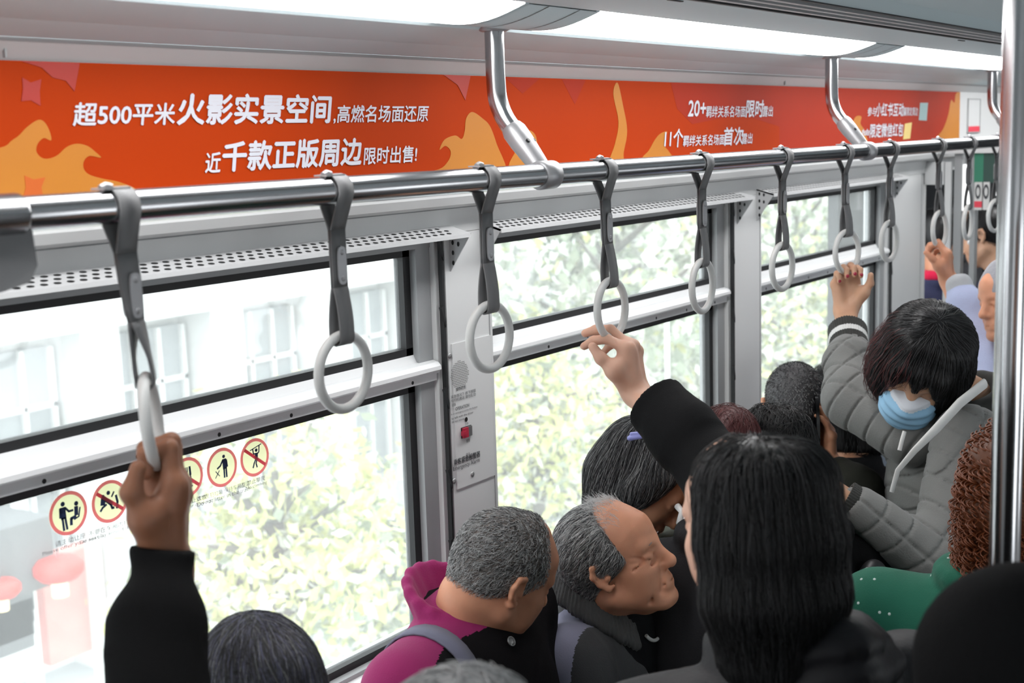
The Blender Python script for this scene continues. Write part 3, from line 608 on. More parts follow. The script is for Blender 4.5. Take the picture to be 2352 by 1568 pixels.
def tr(px, py, Y, h, rad, mw, lab, seed, n=2600, leaf=.10): tree(PA(px, py, 1, Y), h, rad, mw, lab, n, leaf, seed)
tr(640, 1240, 7.5, 1.9, 1.1, Y1, 'yellow green tree filling the lower left window right of the raised arm', 1, 3000, .07)
tr(870, 1330, 9.9, 1.5, 1.0, M1, 'pale small tree low behind the left window frame and head', 2, 2000, .08)
tr(1230, 990, 7.6, 1.9, 1.1, Y1, 'yellow green tree seen below the divider bar, left of the bare wrist', 3, 3200, .07)
tr(1420, 620, 8.0, 2.9, 1.6, G1, 'grey green tree across the top of the middle window', 4, 3600, .10)
tr(1560, 830, 11.0, 3.2, 1.7, G1, 'grey green tree behind the empty strap at the middle window edge', 5, 3200, .11)
tr(1330, 1150, 11.4, 2.2, 1.6, M1, 'pale speckled tree low in the middle window behind the seated heads', 6, 2800, .10)
tr(1830, 560, 11.0, 3.4, 2.0, G1, 'grey green tree high in the third window', 7, 3200, .11)
tr(1840, 790, 8.4, 2.2, 1.3, M1, 'speckled tree in the lower third window behind the shaven head', 8, 2600, .09)
tr(1960, 640, 11.6, 3.8, 2.0, G1, 'tall grey tree behind the hand with painted nails', 9, 3000, .13)
# far street furniture
CARW = mat('white_parasol', (220, 222, 222), .6)
q = PA(1530, 660, 1, 6.2); t = thing('street_parasol', 'white parasol top outside the middle window', 'parasol', (q[0], q[1], GZ))
b = MB(); b.tube([q + np.array([0, 0, -.05]), q + np.array([0, 0, .05]), q + np.array([0, 0, .11])], [.27, .17, .02], 16); b.build('canopy', CARW, t); b = MB(); b.tube([(q[0], q[1], GZ), q], .025, 8); b.build('pole', CARW, t)
# ---------------------------------------------------------------- organic shapes: smooth unions meshed by surface nets
RV, UV, FV = R[:, 0], -R[:, 1], R[:, 2]
def V(a, b, c=0.):
    """direction from (right, up, towards the eye) as seen from the eye"""
    v = a * RV + b * UV - c * FV; return v / np.linalg.norm(v)
def nz(v): v = np.array(v, float); return v / (np.linalg.norm(v) + 1e-12)
class Ops:
    def __init__(s, k=.012): s.o = []; s.k = k; s.disp = None; s.dm = 0.
    def cone(s, a, b, ra, rb=None, k=None, sub=False):
        a, b = np.array(a, float), np.array(b, float); rb = ra if rb is None else rb
        s.o.append(('c', a, b, ra, rb, s.k if k is None else k, sub)); return s
    def chain(s, pts, rs, k=None):
        for i in range(len(pts) - 1): s.cone(pts[i], pts[i + 1], rs[i], rs[i + 1], k)
        return s
    def ell(s, c, r, M=None, k=None, sub=False):
        s.o.append(('e', np.array(c, float), np.array(r, float), np.eye(3) if M is None else np.array(M), s.k if k is None else k, sub)); return s
    def cut(s, c, n, k=.004): s.o.append(('p', np.array(c, float), nz(n), k)); return s
    def tor(s, c, n, R_, r, k=None, e=(1, 1), x=None):
        n = nz(n); x = nz(np.cross(n, [.3, .2, .9])) if x is None else nz(np.array(x) - n * (np.array(x) @ n)); y = np.cross(n, x); q = np.linspace(0, 2 * math.pi, 17)
        pp = [np.array(c) + R_ * (e[0] * math.cos(a) * x + e[1] * math.sin(a) * y) for a in q]
        return s.chain(pp, [r] * 17, k)
def prim(o, p):
    if o[0] == 'c':
        _, a, b, ra, rb = o[:5]; ba = b - a; L2 = ba @ ba + 1e-12; pa = p - a
        h = np.clip(pa @ ba / L2, 0, 1); d = pa - h[:, None] * ba
        return np.sqrt(np.einsum('ij,ij->i', d, d)) - (ra + (rb - ra) * h)
    if o[0] == 'e':
        _, c, r, M = o[:4]; q = (p - c) @ M.T; k0 = np.sqrt((((q / r) ** 2)).sum(1)); k1 = np.sqrt(((q / (r * r)) ** 2).sum(1)) + 1e-9
        return k0 * (k0 - 1) / k1
    return (p - o[1]) @ o[2]
def ev(ops, p, idx=None, disp=True):
    d = np.full(len(p), 9.)
    for i in (range(len(ops.o)) if idx is None else idx):
        o = ops.o[i]; q = prim(o, p)
        if o[0] == 'p':
            k = o[3]; h = np.maximum(k - np.abs(d - q), 0) / k; d = np.maximum(d, q) + h * h * k / 4; continue
        k, sub = o[-2], o[-1]
        if sub: q = -q; h = np.maximum(k - np.abs(d - q), 0) / max(k, 1e-6); d = np.maximum(d, q) + h * h * k / 4
        else: h = np.maximum(k - np.abs(d - q), 0) / max(k, 1e-6); d = np.minimum(d, q) - h * h * k / 4
    if disp and ops.disp is not None: d = d - ops.disp(p)
    return d
def grad(ops, p, e=.0015):
    g = np.stack([ev(ops, p + np.eye(3)[i] * e, disp=False) - ev(ops, p - np.eye(3)[i] * e, disp=False) for i in range(3)], 1)
    return g / (np.linalg.norm(g, axis=1)[:, None] + 1e-9)
def sdf_mesh(ops, vox, name, mats, parent=None, mfun=None):
    lo, hi = np.full(3, 1e9), np.full(3, -1e9)
    for o in ops.o:
        if o[0] == 'c' and not o[-1]: r = max(o[3], o[4]); lo = np.minimum(lo, np.minimum(o[1], o[2]) - r); hi = np.maximum(hi, np.maximum(o[1], o[2]) + r)
        if o[0] == 'e' and not o[-1]: r = np.sqrt(((o[3].T * o[2]) ** 2).sum(1)); lo = np.minimum(lo, o[1] - r); hi = np.maximum(hi, o[1] + r)
    mg = ops.dm + .01; lo -= mg; hi += mg; n = 12; B = n * vox; nb = np.ceil((hi - lo) / B).astype(int) + 1
    g = np.stack(np.meshgrid(*[np.arange(x) for x in nb], indexing='ij'), -1).reshape(-1, 3); cen = lo + (g + .5) * B; hd = B * .8661
    pd = [prim(o, cen) for o in ops.o]; d0 = ev(ops, cen, disp=False)
    keep = np.nonzero(np.abs(d0) < hd * 1.35 + ops.dm + .004)[0]
    N = nb * n + 2; ar = np.arange(n + 1)
    cg = np.stack(np.meshgrid(ar, ar, ar, indexing='ij'), -1).reshape(-1, 3); keys, pos, quads = [], [], []
    def key(c): return (c[..., 0] * N[1] + c[..., 1]) * N[2] + c[..., 2]
    for b in keep:
        idx = [i for i, o in enumerate(ops.o) if o[0] == 'p' or pd[i][b] < hd * 1.35 + .03 + (o[-2] if not o[-1] else 0) + ops.dm]
        if not idx: continue
        base = g[b] * n + 1; p = lo + (base - 1 + cg) * vox; D = ev(ops, p, idx).reshape(n + 1, n + 1, n + 1)
        if D.min() > 0 or D.max() < 0: continue
        ins = D < 0; cnt = np.zeros((n, n, n)); acc = np.zeros((n, n, n, 3))
        for ax in range(3):
            sl0 = [slice(None)] * 3; sl1 = [slice(None)] * 3; sl0[ax] = slice(0, n); sl1[ax] = slice(1, n + 1)
            a, c = D[tuple(sl0)], D[tuple(sl1)]; sg = (a < 0) != (c < 0); t = np.where(sg, a / np.where(sg, a - c, 1), 0)
            o1, o2 = [x for x in range(3) if x != ax]
            for u in (0, 1):
                for v in (0, 1):
                    s = [slice(None)] * 3; s[o1] = slice(u, n + u); s[o2] = slice(v, n + v); m_ = sg[tuple(s)]; tt = t[tuple(s)]
                    cnt += m_; acc[..., ax] += np.where(m_, tt, 0); acc[..., o1] += m_ * u; acc[..., o2] += m_ * v
            s = [slice(0, n)] * 3; e = np.argwhere(sg[tuple(s)])
            if len(e):
                c4 = []
                for u, v in ((1, 1), (0, 1), (0, 0), (1, 0)): q = e.copy() + base; q[:, o1] -= u; q[:, o2] -= v; c4.append(key(q))
                q4 = np.stack(c4, 1); fl = ins[e[:, 0], e[:, 1], e[:, 2]] ^ (ax == 1); q4[~fl] = q4[~fl][:, ::-1]; quads.append(q4)
        ci = np.argwhere(cnt > 0)
        if len(ci): keys.append(key(ci + base)); pos.append(lo + (base - 1 + ci + acc[ci[:, 0], ci[:, 1], ci[:, 2]] / cnt[ci[:, 0], ci[:, 1], ci[:, 2]][:, None]) * vox)
    keys = np.concatenate(keys); pos = np.concatenate(pos); quads = np.concatenate(quads); od = np.argsort(keys); keys = keys[od]; pos = pos[od]
    ix = np.searchsorted(keys, quads); ix = np.clip(ix, 0, len(keys) - 1); ok = (keys[ix] == quads).all(1); ix = ix[ok]
    me = bpy.data.meshes.new(name); nf = len(ix); me.vertices.add(len(pos)); me.vertices.foreach_set('co', pos.ravel()); me.loops.add(nf * 4); me.loops.foreach_set('vertex_index', ix.ravel().astype(np.int32))
    me.polygons.add(nf); me.polygons.foreach_set('loop_start', np.arange(nf, dtype=np.int32) * 4); me.polygons.foreach_set('loop_total', np.full(nf, 4, np.int32))
    me.polygons.foreach_set('use_smooth', np.ones(nf, bool)); me.update(calc_edges=True)
    for mm in (mats if isinstance(mats, (list, tuple)) else [mats]): me.materials.append(mm)
    if mfun is not None: me.polygons.foreach_set('material_index', mfun(pos[ix].mean(1)).astype(np.int32))
    o = link(name, me, parent); o['nv'] = len(pos); del o['nv']; return o, pos, ix
def waves(seed, n=6, f=30., ridge=True):
    rg = np.random.default_rng(seed); K = rg.normal(size=(n, 3)); K /= np.linalg.norm(K, axis=1)[:, None]; K *= f * (.6 + .9 * rg.random((n, 1))); ph = rg.random(n) * 6.28; W = rg.normal(size=(3, 3)) * f * .35
    def fn(p):
        q = p + .35 / f * np.sin(p @ W.T + ph[:3]) * 2.2; s = np.sin(q @ K.T + ph); return ((1 - np.abs(s)) ** 2).mean(1) - .3 if ridge else s.mean(1)
    return fn
def strands(name, P_, rad, mt, parent):
    """P_ (n, k, 3) hair strand points"""
    n, k, _ = P_.shape; h = bpy.data.hair_curves.new(name); h.add_curves([k] * n)
    h.position_data.foreach_set('vector', P_.reshape(-1).astype(np.float32))
    at = h.attributes.get('radius') or h.attributes.new('radius', 'FLOAT', 'POINT'); rr = np.repeat((rad * np.linspace(1, .55, k))[None], n, 0); at.data.foreach_set('value', rr.ravel().astype(np.float32))
    h.materials.append(mt); return link(name, h, parent)
def hair_flow(ops, pos, quads, n, steps, step, flow, rad, mt, parent, off=.001, seed=0, name='hair_strands', jit=.25, lift=0.):
    """strands that lie along the surface of a hair mass, following flow(p)"""
    rg = np.random.default_rng(seed); c = pos[quads[rg.integers(0, len(quads), n)]]; wt = rg.dirichlet(np.ones(4), n); p = (c * wt[..., None]).sum(1)
    out = [p]; jv = rg.normal(size=(n, 3)) * jit; of = off * (.2 + rg.random(n) * 1.6)
    for i in range(steps):
        g = grad(ops, p); f = flow(p) + jv; f = f - g * (f * g).sum(1)[:, None]; f /= np.linalg.norm(f, axis=1)[:, None] + 1e-9
        p = p + f * step; d = ev(ops, p); g2 = grad(ops, p); p = p - g2 * (d - of * (1 + i * .1) - lift * (i + 1))[:, None]; out.append(p)
    return strands(name, np.stack(out, 1), rad, mt, parent)
# ---------------------------------------------------------------- anatomy
class Fr:
    """frame with x to the person's right, y forward, z up"""
    def __init__(s, c, f, u, sc=1.): s.c = np.array(c, float); s.f = nz(f); u = np.array(u, float); s.u = nz(u - s.f * (u @ s.f)); s.r = np.cross(s.f, s.u); s.M = np.array([s.r, s.f, s.u]); s.s = sc
    def __call__(s, x, y, z): return s.c + s.s * (x * s.r + y * s.f + z * s.u)
def head(o, H, neck_to, nr=.054, male=True, smile=0., old=False, ear=True):
    s = H.s; e = lambda x, y, z, rx, ry, rz, k=.03, sub=False: o.ell(H(x, y, z), np.array([rx, ry, rz]) * s, H.M, k * s, sub)
    c = lambda a, b, ra, rb=None, k=.015, sub=False: o.cone(H(*a), H(*b), ra * s, (rb if rb is not None else ra) * s, k * s, sub)
    e(0, -.014, .038, .074, .096, .084); e(0, .034, -.022, .060, .060, .082, .03); c((0, .052, .05), (0, .03, .09), .045, .03, .04)
    for q in (-1, 1):
        c((q * .056, -.005, -.058), (q * .022, .068, -.100), .019, .017, .03); e(q * .043, .055, -.028, .022, .026, .022, .025)
        e(q * .040, .050, -.060, .020, .022, .022, .025)
    e(0, .080, -.100, .020, .016, .016, .02)
    c((-.040, .078, .022), (-.012, .088, .018), .011, .010, .014); c((.040, .078, .022), (.012, .088, .018), .011, .010, .014)
    for q in (-1, 1): e(q * .033, .100, -.002, .0165, .016, .0125, .014, True)
    for q in (-1, 1):
        e(q * .032, .077, -.002, .0145, .0135, .0125, .006); c((q * .019, .0885, -.0055), (q * .046, .0815, -.0055), .0016, .0014, .003, True)
        c((q * .018, .090, .004), (q * .047, .080, .002), .003, .0025, .006)
    c((0, .088, .014), (0, .108, -.028), .0095, .0125, .014); e(0, .108, -.034, .0140, .012, .0105, .010)
    for q in (-1, 1): e(q * .0125, .096, -.037, .008, .010, .0075, .006); e(q * .007, .103, -.0435, .004, .005, .003, .003, True)
    e(0, .085, -.066, .026, .014, .018, .015); c((-.020, .087, -.063), (.020, .087, -.063), .0045, None, .006); c((0, .094, -.0625), (0, .094, -.0625), .006, None, .008)
    c((-.016, .088, -.075), (.016, .088, -.075), .006, None, .007); c((-.025, .086, -.069), (0, .0995, -.0688), .0014, .0016, .003, True); c((.025, .086, -.069), (0, .0995, -.0688), .0014, .0016, .003, True)
    if old:
        for q in (-1, 1):
            c((q * .020, .097, -.038), (q * .036, .080, -.075), .0034, .0026, .009, True); c((q * .020, .090, -.016), (q * .044, .078, -.020), .0032, .0022, .007, True)
            for dz in (-.010, 0., .010): c((q * .050, .072, -.002 + dz * .4), (q * .064, .052, .002 + dz * 1.4), .0022, .0014, .005, True)
            c((q * .043, .070, -.045), (q * .050, .055, -.085), .0032, .0022, .012, True)
        for dz in (.045, .056): c((-.035, .082 - dz * .12, dz), (.035, .082 - dz * .12, dz), .0024, None, .008, True)
    if ear:
        for q in (-1, 1):
            b = [(.071, .004, .012), (.080, -.004, .026), (.086, -.018, .024), (.087, -.024, .006), (.083, -.018, -.014), (.077, -.006, -.028), (.073, .004, -.026)]
            o.chain([H(q * x, y, z) for x, y, z in b], [.0045 * s, .0055 * s, .0055 * s, .0055 * s, .005 * s, .0065 * s, .004 * s], .005 * s)
            e(q * .077, -.010, .002, .006, .016, .022, .006); e(q * .084, -.006, .002, .005, .010, .014, .005, True); c((q * .074, .004, -.004), (q * .078, .002, -.008), .0045, None, .005)
    o.cone(H(0, -.028, -.055), neck_to, nr * s, nr * 1.1, .03)
    if male: o.cone(H(0, .028, -.098), neck_to + (H.f * .03), .022 * s, .03, .03)
def hand(o, bar, d, n, t, s=1., flex=(10, 95, 60), thumb=((.4, .55, .25), (.9, .3, .6)), spread=0., k=.006, wl=None, idx=None):
    """gripping hand: d wrist to knuckles, n the way the palm faces, t towards the thumb; bar is the held point. Returns the wrist"""
    d = nz(d); n = np.array(n, float); n = nz(n - d * (n @ d)); t0 = np.cross(d, n); t = t0 if t0 @ np.array(t) > 0 else -t0
    K = np.array(bar) - (.027 * d + .0195 * n) * s; wr = K - .084 * s * d + n * .004 * s
    for i, (off, L, r, dz) in enumerate(((.031, .95, .0092, 0), (.0105, 1.03, .0095, .004), (-.0105, .97, .009, .001), (-.030, .78, .0079, -.009))):
        fx = idx if (i == 0 and idx is not None) else flex; b = K + (t * off + d * dz) * s; pts = [b]; a = 0
        for j, l in enumerate((.043, .027, .021)):
            a += math.radians(fx[j] + (i - 1.5) * spread); dr = math.cos(a) * d + math.sin(a) * n - t * off * (.35 if j == 0 else .9) * (0.5 if a > 1 else .2); pts.append(pts[-1] + nz(dr) * l * L * s)
        o.tips = getattr(o, 'tips', []) + [(pts[-1], nz(pts[-1] - pts[-2]), nz(np.cross(nz(pts[-1] - pts[-2]), t)), r * s)]
        o.chain(pts, [r * 1.12 * s, r * 1.02 * s, r * .93 * s, r * .80 * s], .004 * s)
        o.cone(wr + t * off * .55 * s - n * .002 * s, b - n * .001 * s, .0135 * s, .0125 * s, .012 * s)
        o.cone(b - n * .004 * s, b - n * .004 * s, .0105 * s, None, .008 * s)
    o.cone(wr + t * .012 * s, K + t * .018 * s - d * .015 * s + n * .006 * s, .016 * s, .013 * s, .012 * s); o.cone(wr - t * .013 * s, K - t * .018 * s - d * .02 * s + n * .006 * s, .016 * s, .012 * s, .012 * s)
    tb = wr + (t * .022 + d * .018 + n * .010) * s; p = tb; L = (.040, .033, .026); rr = [.0155, .0125, .0105, .0085]; pts = [tb]; dirs = [(.55, .75, .25), thumb[0], thumb[1]]
    for l, (a, b, c) in zip(L, dirs): p = p + nz(t * a + d * b + n * c) * l * s; pts.append(p)
    o.chain(pts, [x * s for x in rr], .008 * s); o.cone(wr + t * .012 * s, pts[1], .017 * s, .013 * s, .014 * s); o.cone(pts[1], K + t * .024 * s - d * .012 * s, .0125 * s, .012 * s, .016 * s)
    return wr
def forearm(o, wr, el, t=None, s=1., k=.012):
    wr, el = np.array(wr, float), np.array(el, float); ax = nz(el - wr); L = np.linalg.norm(el - wr)
    t = np.cross(ax, [.1, .2, .9]) if t is None else np.array(t); t = nz(t - ax * (t @ ax))
    for q in (-1, 1): o.cone(wr + t * q * .011 * s, wr + ax * L * .45 + t * q * .012, .0185 * s, .027 * s, .02)
    o.cone(wr + ax * L * .45, el, .036 * s, .040 * s, .03)
def torso(o, N, f, u, w=.185, d=1., seat=False, k=.05, long=.62, puff=0., q=1.):
    """upper body hung from the base of the neck; q < 1 gives the body that hides inside the clothes"""
    if q < 1: N = np.array(N) - np.array(u) * .07; w = w * .85
    T = Fr(N, f, u); p = puff
    o.cone(T(-w, 0, -.055), T(w, 0, -.055), .066 * q + p, None, k); o.ell(T(0, .005 * d, -.20), (w * .98 * q + p, .118 * d * q + p, .23 * q), T.M, k); o.ell(T(0, .01, -.42), (w * .93 * q + p, .125 * d * q + p, .22 * q), T.M, k)
    o.cone(T(0, -.005, -.0), T(0, 0, -.06), .07 * q, .09 * q, k)
    if q == 1: o.ell(T(0, 0, -long + .03), (w * .98 + p, .13 * d + p, .15), T.M, k)
    return T
def sleeve(o, sh, el, wr, r=(.072, .062, .056, .046), k=.03, open_=True, back=.02):
    sh, el, wr = (np.array(x, float) for x in (sh, el, wr)); ax = nz(wr - el)
    o.cone(sh, el, r[0], r[1], k); o.cone(el, wr - ax * back, r[2], r[3], k)
    if open_: o.cut(wr + ax * (.0), ax, .003) if False else None
def legs(o, hip, f, side, seat=False):
    hip = np.array(hip, float); f = nz([f[0], f[1], 0]); sd = nz([side[0], side[1], 0])
    for q in (-1, 1):
        h = hip + sd * q * .09
        if seat: kn = h + f * .40 + [0, 0, .02]; an = np.array([kn[0], kn[1], .10]) - f * .02; o.chain([h, kn, an], [.088, .066, .05], .03)
        else: kn = np.array([h[0], h[1], .50]) + f * .02; an = np.array([h[0], h[1], .09]); o.chain([h, kn, an], [.095, .068, .052], .03)
        yield an
def shoes_and_trousers(t, hip, f, side, mt, seat=False, vox=.013):
    o = Ops(.03); an = list(legs(o, hip, f, side, seat)); h = np.array(hip, float); o.cone(h - nz(side) * .08, h + nz(side) * .08, .115, None, .04); sdf_mesh(o, vox, 'trousers', mt, t)
    f2 = nz([f[0], f[1], 0])
    for a in an:
        o = Ops(.02); a0 = np.array([a[0], a[1], .045]); o.cone(a0 - f2 * .05, a0 + f2 * .14, .042, .036); o.cone(a, a0, .045, .04); o.cut((0, 0, .003), (0, 0, -1)); sdf_mesh(o, .01, 'shoe', SHOE, t)
SHOE = mat('shoe_black', (30, 30, 32), .5); TROU = [mat('trousers_dark', (38, 40, 46), .8, bump=.3, bscale=400), mat('trousers_blue', (50, 58, 76), .8, bump=.3, bscale=400), mat('trousers_grey', (78, 78, 80), .8, bump=.3, bscale=400)]
def skin(name, c, n=.12): return mat(name, c, .48, noise=n, nscale=25, bump=.12, bscale=700, spec=.35, sss=.12)
def cloth(name, c, bump=.5, sc=500, n=.1, rough=.85, sheen=.1): return mat(name, c, rough, noise=n, nscale=14, bump=bump, bscale=sc, spec=.2 if sum(c) > 150 else .08, sheen=sheen if sum(c) > 150 else 0)
def hairm(name, c, rough=.45): return mat(name, c, rough, noise=.25, nscale=90, spec=.4)
# ---------------------------------------------------------------- passengers
RM_ = .0572
def bar(i, a=0.): rc, ax, up = RINGS[i]; return rc - up * RM_ * math.cos(a) + ax * RM_ * math.sin(a)
def person(label, c): return thing('person', label, 'person', (c[0], c[1], 0))
def hair_cap(H, grow=.006, front=(.060, .045), low=-.03, tilt=.5, extra=None, side=None):
    s = H.s; o = Ops(.02); o.ell(H(0, -.015, .040), np.array([.075 + grow, .097 + grow, .085 + grow]) * s, H.M); o.cone(H(0, -.05, -.01), H(0, -.055, -.06), .052 * s + grow, .044 * s + grow, .03)
    o.cone(H(0, .052, .05), H(0, .03, .09), .045 * s + grow, .03 * s + grow, .03)
    if extra: extra(o)
    o.cut(H(0, front[0], front[1]), H.f * .85 + H.u * .25, .012); o.cut(H(0, .0, low), H.f * tilt - H.u, .012); o.cut(H(0, 0, -.075), -H.u, .01)
    return o
def grey_mix(t, H, o, pos, q, n, mats_, L=.02, seed=0, rad=.0006, lift=.0012, steps=4):
    for k, (mm, fr) in enumerate(mats_):
        hair_flow(o, pos, q, int(n * fr), steps, L / steps, lambda p: -np.outer(np.ones(len(p)), H.f * .55 + H.u * .5) + (p - H(0, 0, .03)) * 6 + H.f * .15, rad, mm, t, .0006, seed + k, 'hair_strands', .35, lift)
SK1 = skin('skin_tan', (196, 142, 112)); SK2 = skin('skin_ruddy', (206, 146, 116), .18); SK3 = skin('skin_fair', (198, 154, 126)); SK4 = skin('skin_brown', (142, 96, 72)); SKP = skin('skin_pale', (206, 162, 140))
HG = hairm('hair_grey', (150, 150, 150)); HD = hairm('hair_charcoal', (58, 58, 60)); HB = hairm('hair_black', (20, 19, 20), .38); HW = hairm('hair_silver', (196, 196, 196)); HBR = hairm('hair_brown', (92, 52, 30)); HR = hairm('hair_reddish', (84, 40, 40)); HPL = hairm('hair_blue_black', (98, 98, 120))
LIP = None
# ---- 1. raised black sleeve at the left, fist round the first ring
b0 = bar(1); t = person('person in a black knit sleeve gripping the nearest strap, only the raised arm in frame', (.48, 1.1))
o = Ops(.01); dA, nA, tA = V(.02, 1, -.12), V(-1, 0, .15), V(.15, 0, 1)
wr = hand(o, b0 + UV * .004, dA, nA, tA, 1.2, (8, 100, 80), ((.35, .80, .42), (.1, .95, -.22))); o.cone(P(352, 1110, 1.69), P(348, 1150, 1.69), .019, .022, .012)
el = P(372, 1760, 1.5); forearm(o, wr, el, RV, 1.05); sh = np.array([.60, 1.13, 1.27]); o.cone(el, sh, .042, .05, .03)
N1 = np.array([.46, 1.06, 1.36]); H = Fr(N1 + np.array([.03, .05, .22]), (.6, .8, 0), (0, 0, 1)); head(o, H, N1); torso(o, N1, (.6, .8, 0), (0, 0, 1), .15, .8, q=.66)
sdf_mesh(o, .0032, 'body', SK4, t)
BLK = cloth('black_knit', (16, 16, 17), .8, 700); CHAR = cloth('charcoal_coat', (46, 46, 48), .5, 300)
o = Ops(.02); f1 = waves(3, 6, 34); w0, w1, w2, w3 = P(374, 1266, 1.655), P(371, 1366, 1.625), P(362, 1436, 1.60), P(362, 1760, 1.5)
o.cone(w0, w1, .0415, .0325, .008); o.cone(w1, w2, .033, .050, .012); o.chain([w2, w3, sh], [.0585, .066, .08], .03); torso(o, N1 - [0, 0, .03], (.6, .8, 0), (0, 0, 1), .19, 1.1, puff=.01); o.cut(w0 + UV * .004, V(.12, 1, -.1), .004)
o.disp = lambda p: .008 * f1(p) * np.clip((w1[2] - p[:, 2]) * 20, 0, 1); o.dm = .004; sdf_mesh(o, .005, 'sweater', BLK, t)
o = hair_cap(H); sdf_mesh(o, .006, 'hair', HD, t); shoes_and_trousers(t, (.46, 1.06, .85), (.6, .8, 0), (.8, -.6, 0), TROU[0])
# ---- 2. combed dark hair, low at the left by the window
def p2():
    H = Fr(P(604, 1628, 1.85), V(.60, -.48, .60), V(.10, 1, .35), 1.0); N = H(0, -.05, -.20); t = person('seated person with combed blue black hair, only the crown showing right of the black sleeve', N)
    o = Ops(.02); head(o, H, N); fb = np.array([.05, -1, 0]); torso(o, N, fb, (0, 0, 1), .15, .85, q=.66); sdf_mesh(o, .0042, 'body', SK1, t)
    h = hair_cap(H, .008, (.128, .03), -.02, .25); fz = waves(5, 5, 120); h.disp = lambda p: .0018 * fz(p); h.dm = .003; ob, pos, q = sdf_mesh(h, .0035, 'hair', HD, t)
    W = H(-.01, -.05, .115)
    fl = lambda p: (p - W) * 5 + H.f * .25 - H.u * .2
    hair_flow(h, pos, q, 4500, 9, .006, fl, .00045, HPL, ob, .001, 2, jit=.08); hair_flow(h, pos, q, 9000, 9, .006, fl, .00045, HD, ob, .0011, 3, jit=.08); hair_flow(h, pos, q, 700, 9, .006, fl, .0003, HG, ob, .0013, 4, jit=.1)
    o = Ops(.02); torso(o, N - [0, 0, .03], fb, (0, 0, 1), .19, 1.1, puff=.012); sdf_mesh(o, .008, 'jacket', cloth('navy_jacket', (38, 40, 52)), t)
    shoes_and_trousers(t, N - [0, .05, .62], fb, (1, 0, 0), TROU[1], True)
p2()
# ---- 3. man in the magenta jacket
def p3():
    H = Fr(P(1154, 1320, 2.46), V(.80, -.30, -.52), V(.16, 1, .22), .97); N = P(1066, 1440, 2.48); t = person('balding man with cropped grey hair in a magenta jacket, face turned away', N)
    fb = nz([.12, -1, 0]); uz = nz([-.05, .0, 1])
    o = Ops(.02); head(o, H, N, .062); torso(o, N, fb, uz, .15, .85, q=.66); o.cone(H(0, -.06, -.06), N + [0, 0, -.02], .050, .06, .03); sdf_mesh(o, .0032, 'body', SK2, t)
    h = hair_cap(H, .0035, (.045, .075), -.028, .62); ob, pos, q = sdf_mesh(h, .0035, 'hair', mat('scalp_grey', (120, 110, 104), .6, noise=.2, nscale=60), t)
    grey_mix(ob, H, h, pos, q, 12000, ((HG, .42), (HD, .26), (HW, .32)), .013, 5, .00042, .0011)
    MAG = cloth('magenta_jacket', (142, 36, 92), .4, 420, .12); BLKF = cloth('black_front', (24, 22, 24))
    o = Ops(.025); T = torso(o, N + uz * .012, fb, uz, .20, 1.15, puff=.022); rs = T.r
    shR = N + rs * .20 - uz * .09; shL = N - rs * .19 - uz * .09
    sleeve(o, shR, shR + fb * .12 - uz * .26, shR + fb * .33 - uz * .30 - rs * .06, (.078, .066, .06, .05)); sleeve(o, shL, shL + fb * .12 - uz * .26, shL + fb * .33 - uz * .30 + rs * .06, (.078, .066, .06, .05))
    for a, r_, c_, e in [(0, .0075, N + uz * (.022 + .011 * i) - fb * (.006 + .006 * i), 1.06 - .01 * i) for i in range(5)]: o.tor(c_, uz + fb * .45, .080 * e, r_, .012, (1, 1.05))
    f3 = waves(8, 6, 26); o.disp = lambda p: .007 * f3(p) * np.clip(-((p - N) @ uz) * 12 + .2, 0, 1); o.dm = .007
    ln = Ops(.01); ln.cone(N - uz * .02, N + uz * .040 - fb * .020, .082, .076); ln.cut(N + uz * .034 - fb * .016, uz + fb * .45, .003); sdf_mesh(ln, .004, 'collar_lining', BLKF, t)
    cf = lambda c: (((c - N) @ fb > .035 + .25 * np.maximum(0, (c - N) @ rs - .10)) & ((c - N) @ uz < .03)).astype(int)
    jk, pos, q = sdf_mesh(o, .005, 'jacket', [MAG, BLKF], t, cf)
    gr = cloth('strap_grey', (116, 116, 134), .5, 900); b = MB(); pts, hf = [], []
    for a in np.linspace(-.9, 2.0, 16):
        c = shR - rs * .07 + uz * (.02 + .0) + np.array([0, 0, 0]); d_ = fb * math.sin(a) + uz * math.cos(a); p = c + d_ * .2
        for _ in range(12): p = p - d_ * (ev(o, p[None])[0] - .003) * .8
        pts.append(p); hf.append(nz(rs) * .021)
    b.strip(pts, hf, .004); b.build('bag_strap', gr, t)
    b = MB(); p = P(1169, 1475, 2.3); d_ = P(1169, 1475, 3.) - p; d_ = nz(d_)
    for _ in range(60):
        dd = ev(o, p[None])[0]; p = p + d_ * dd * .8
    gn = grad(o, p[None])[0]; p = p + gn * .005; q1 = nz(np.cross(gn, UV)); q2 = np.cross(gn, q1); b.dome(p, gn, .0085, .004, 16); b.tube([p + gn * .002 + .0085 * (math.cos(a) * q1 + math.sin(a) * q2) for a in np.linspace(0, 6.28, 17)[:-1]], .0014, 8, closed=True); b.build('snap_button', BTN, t)
    shoes_and_trousers(t, N - [0, 0, .66], fb, rs, TROU[0], True)
p3()
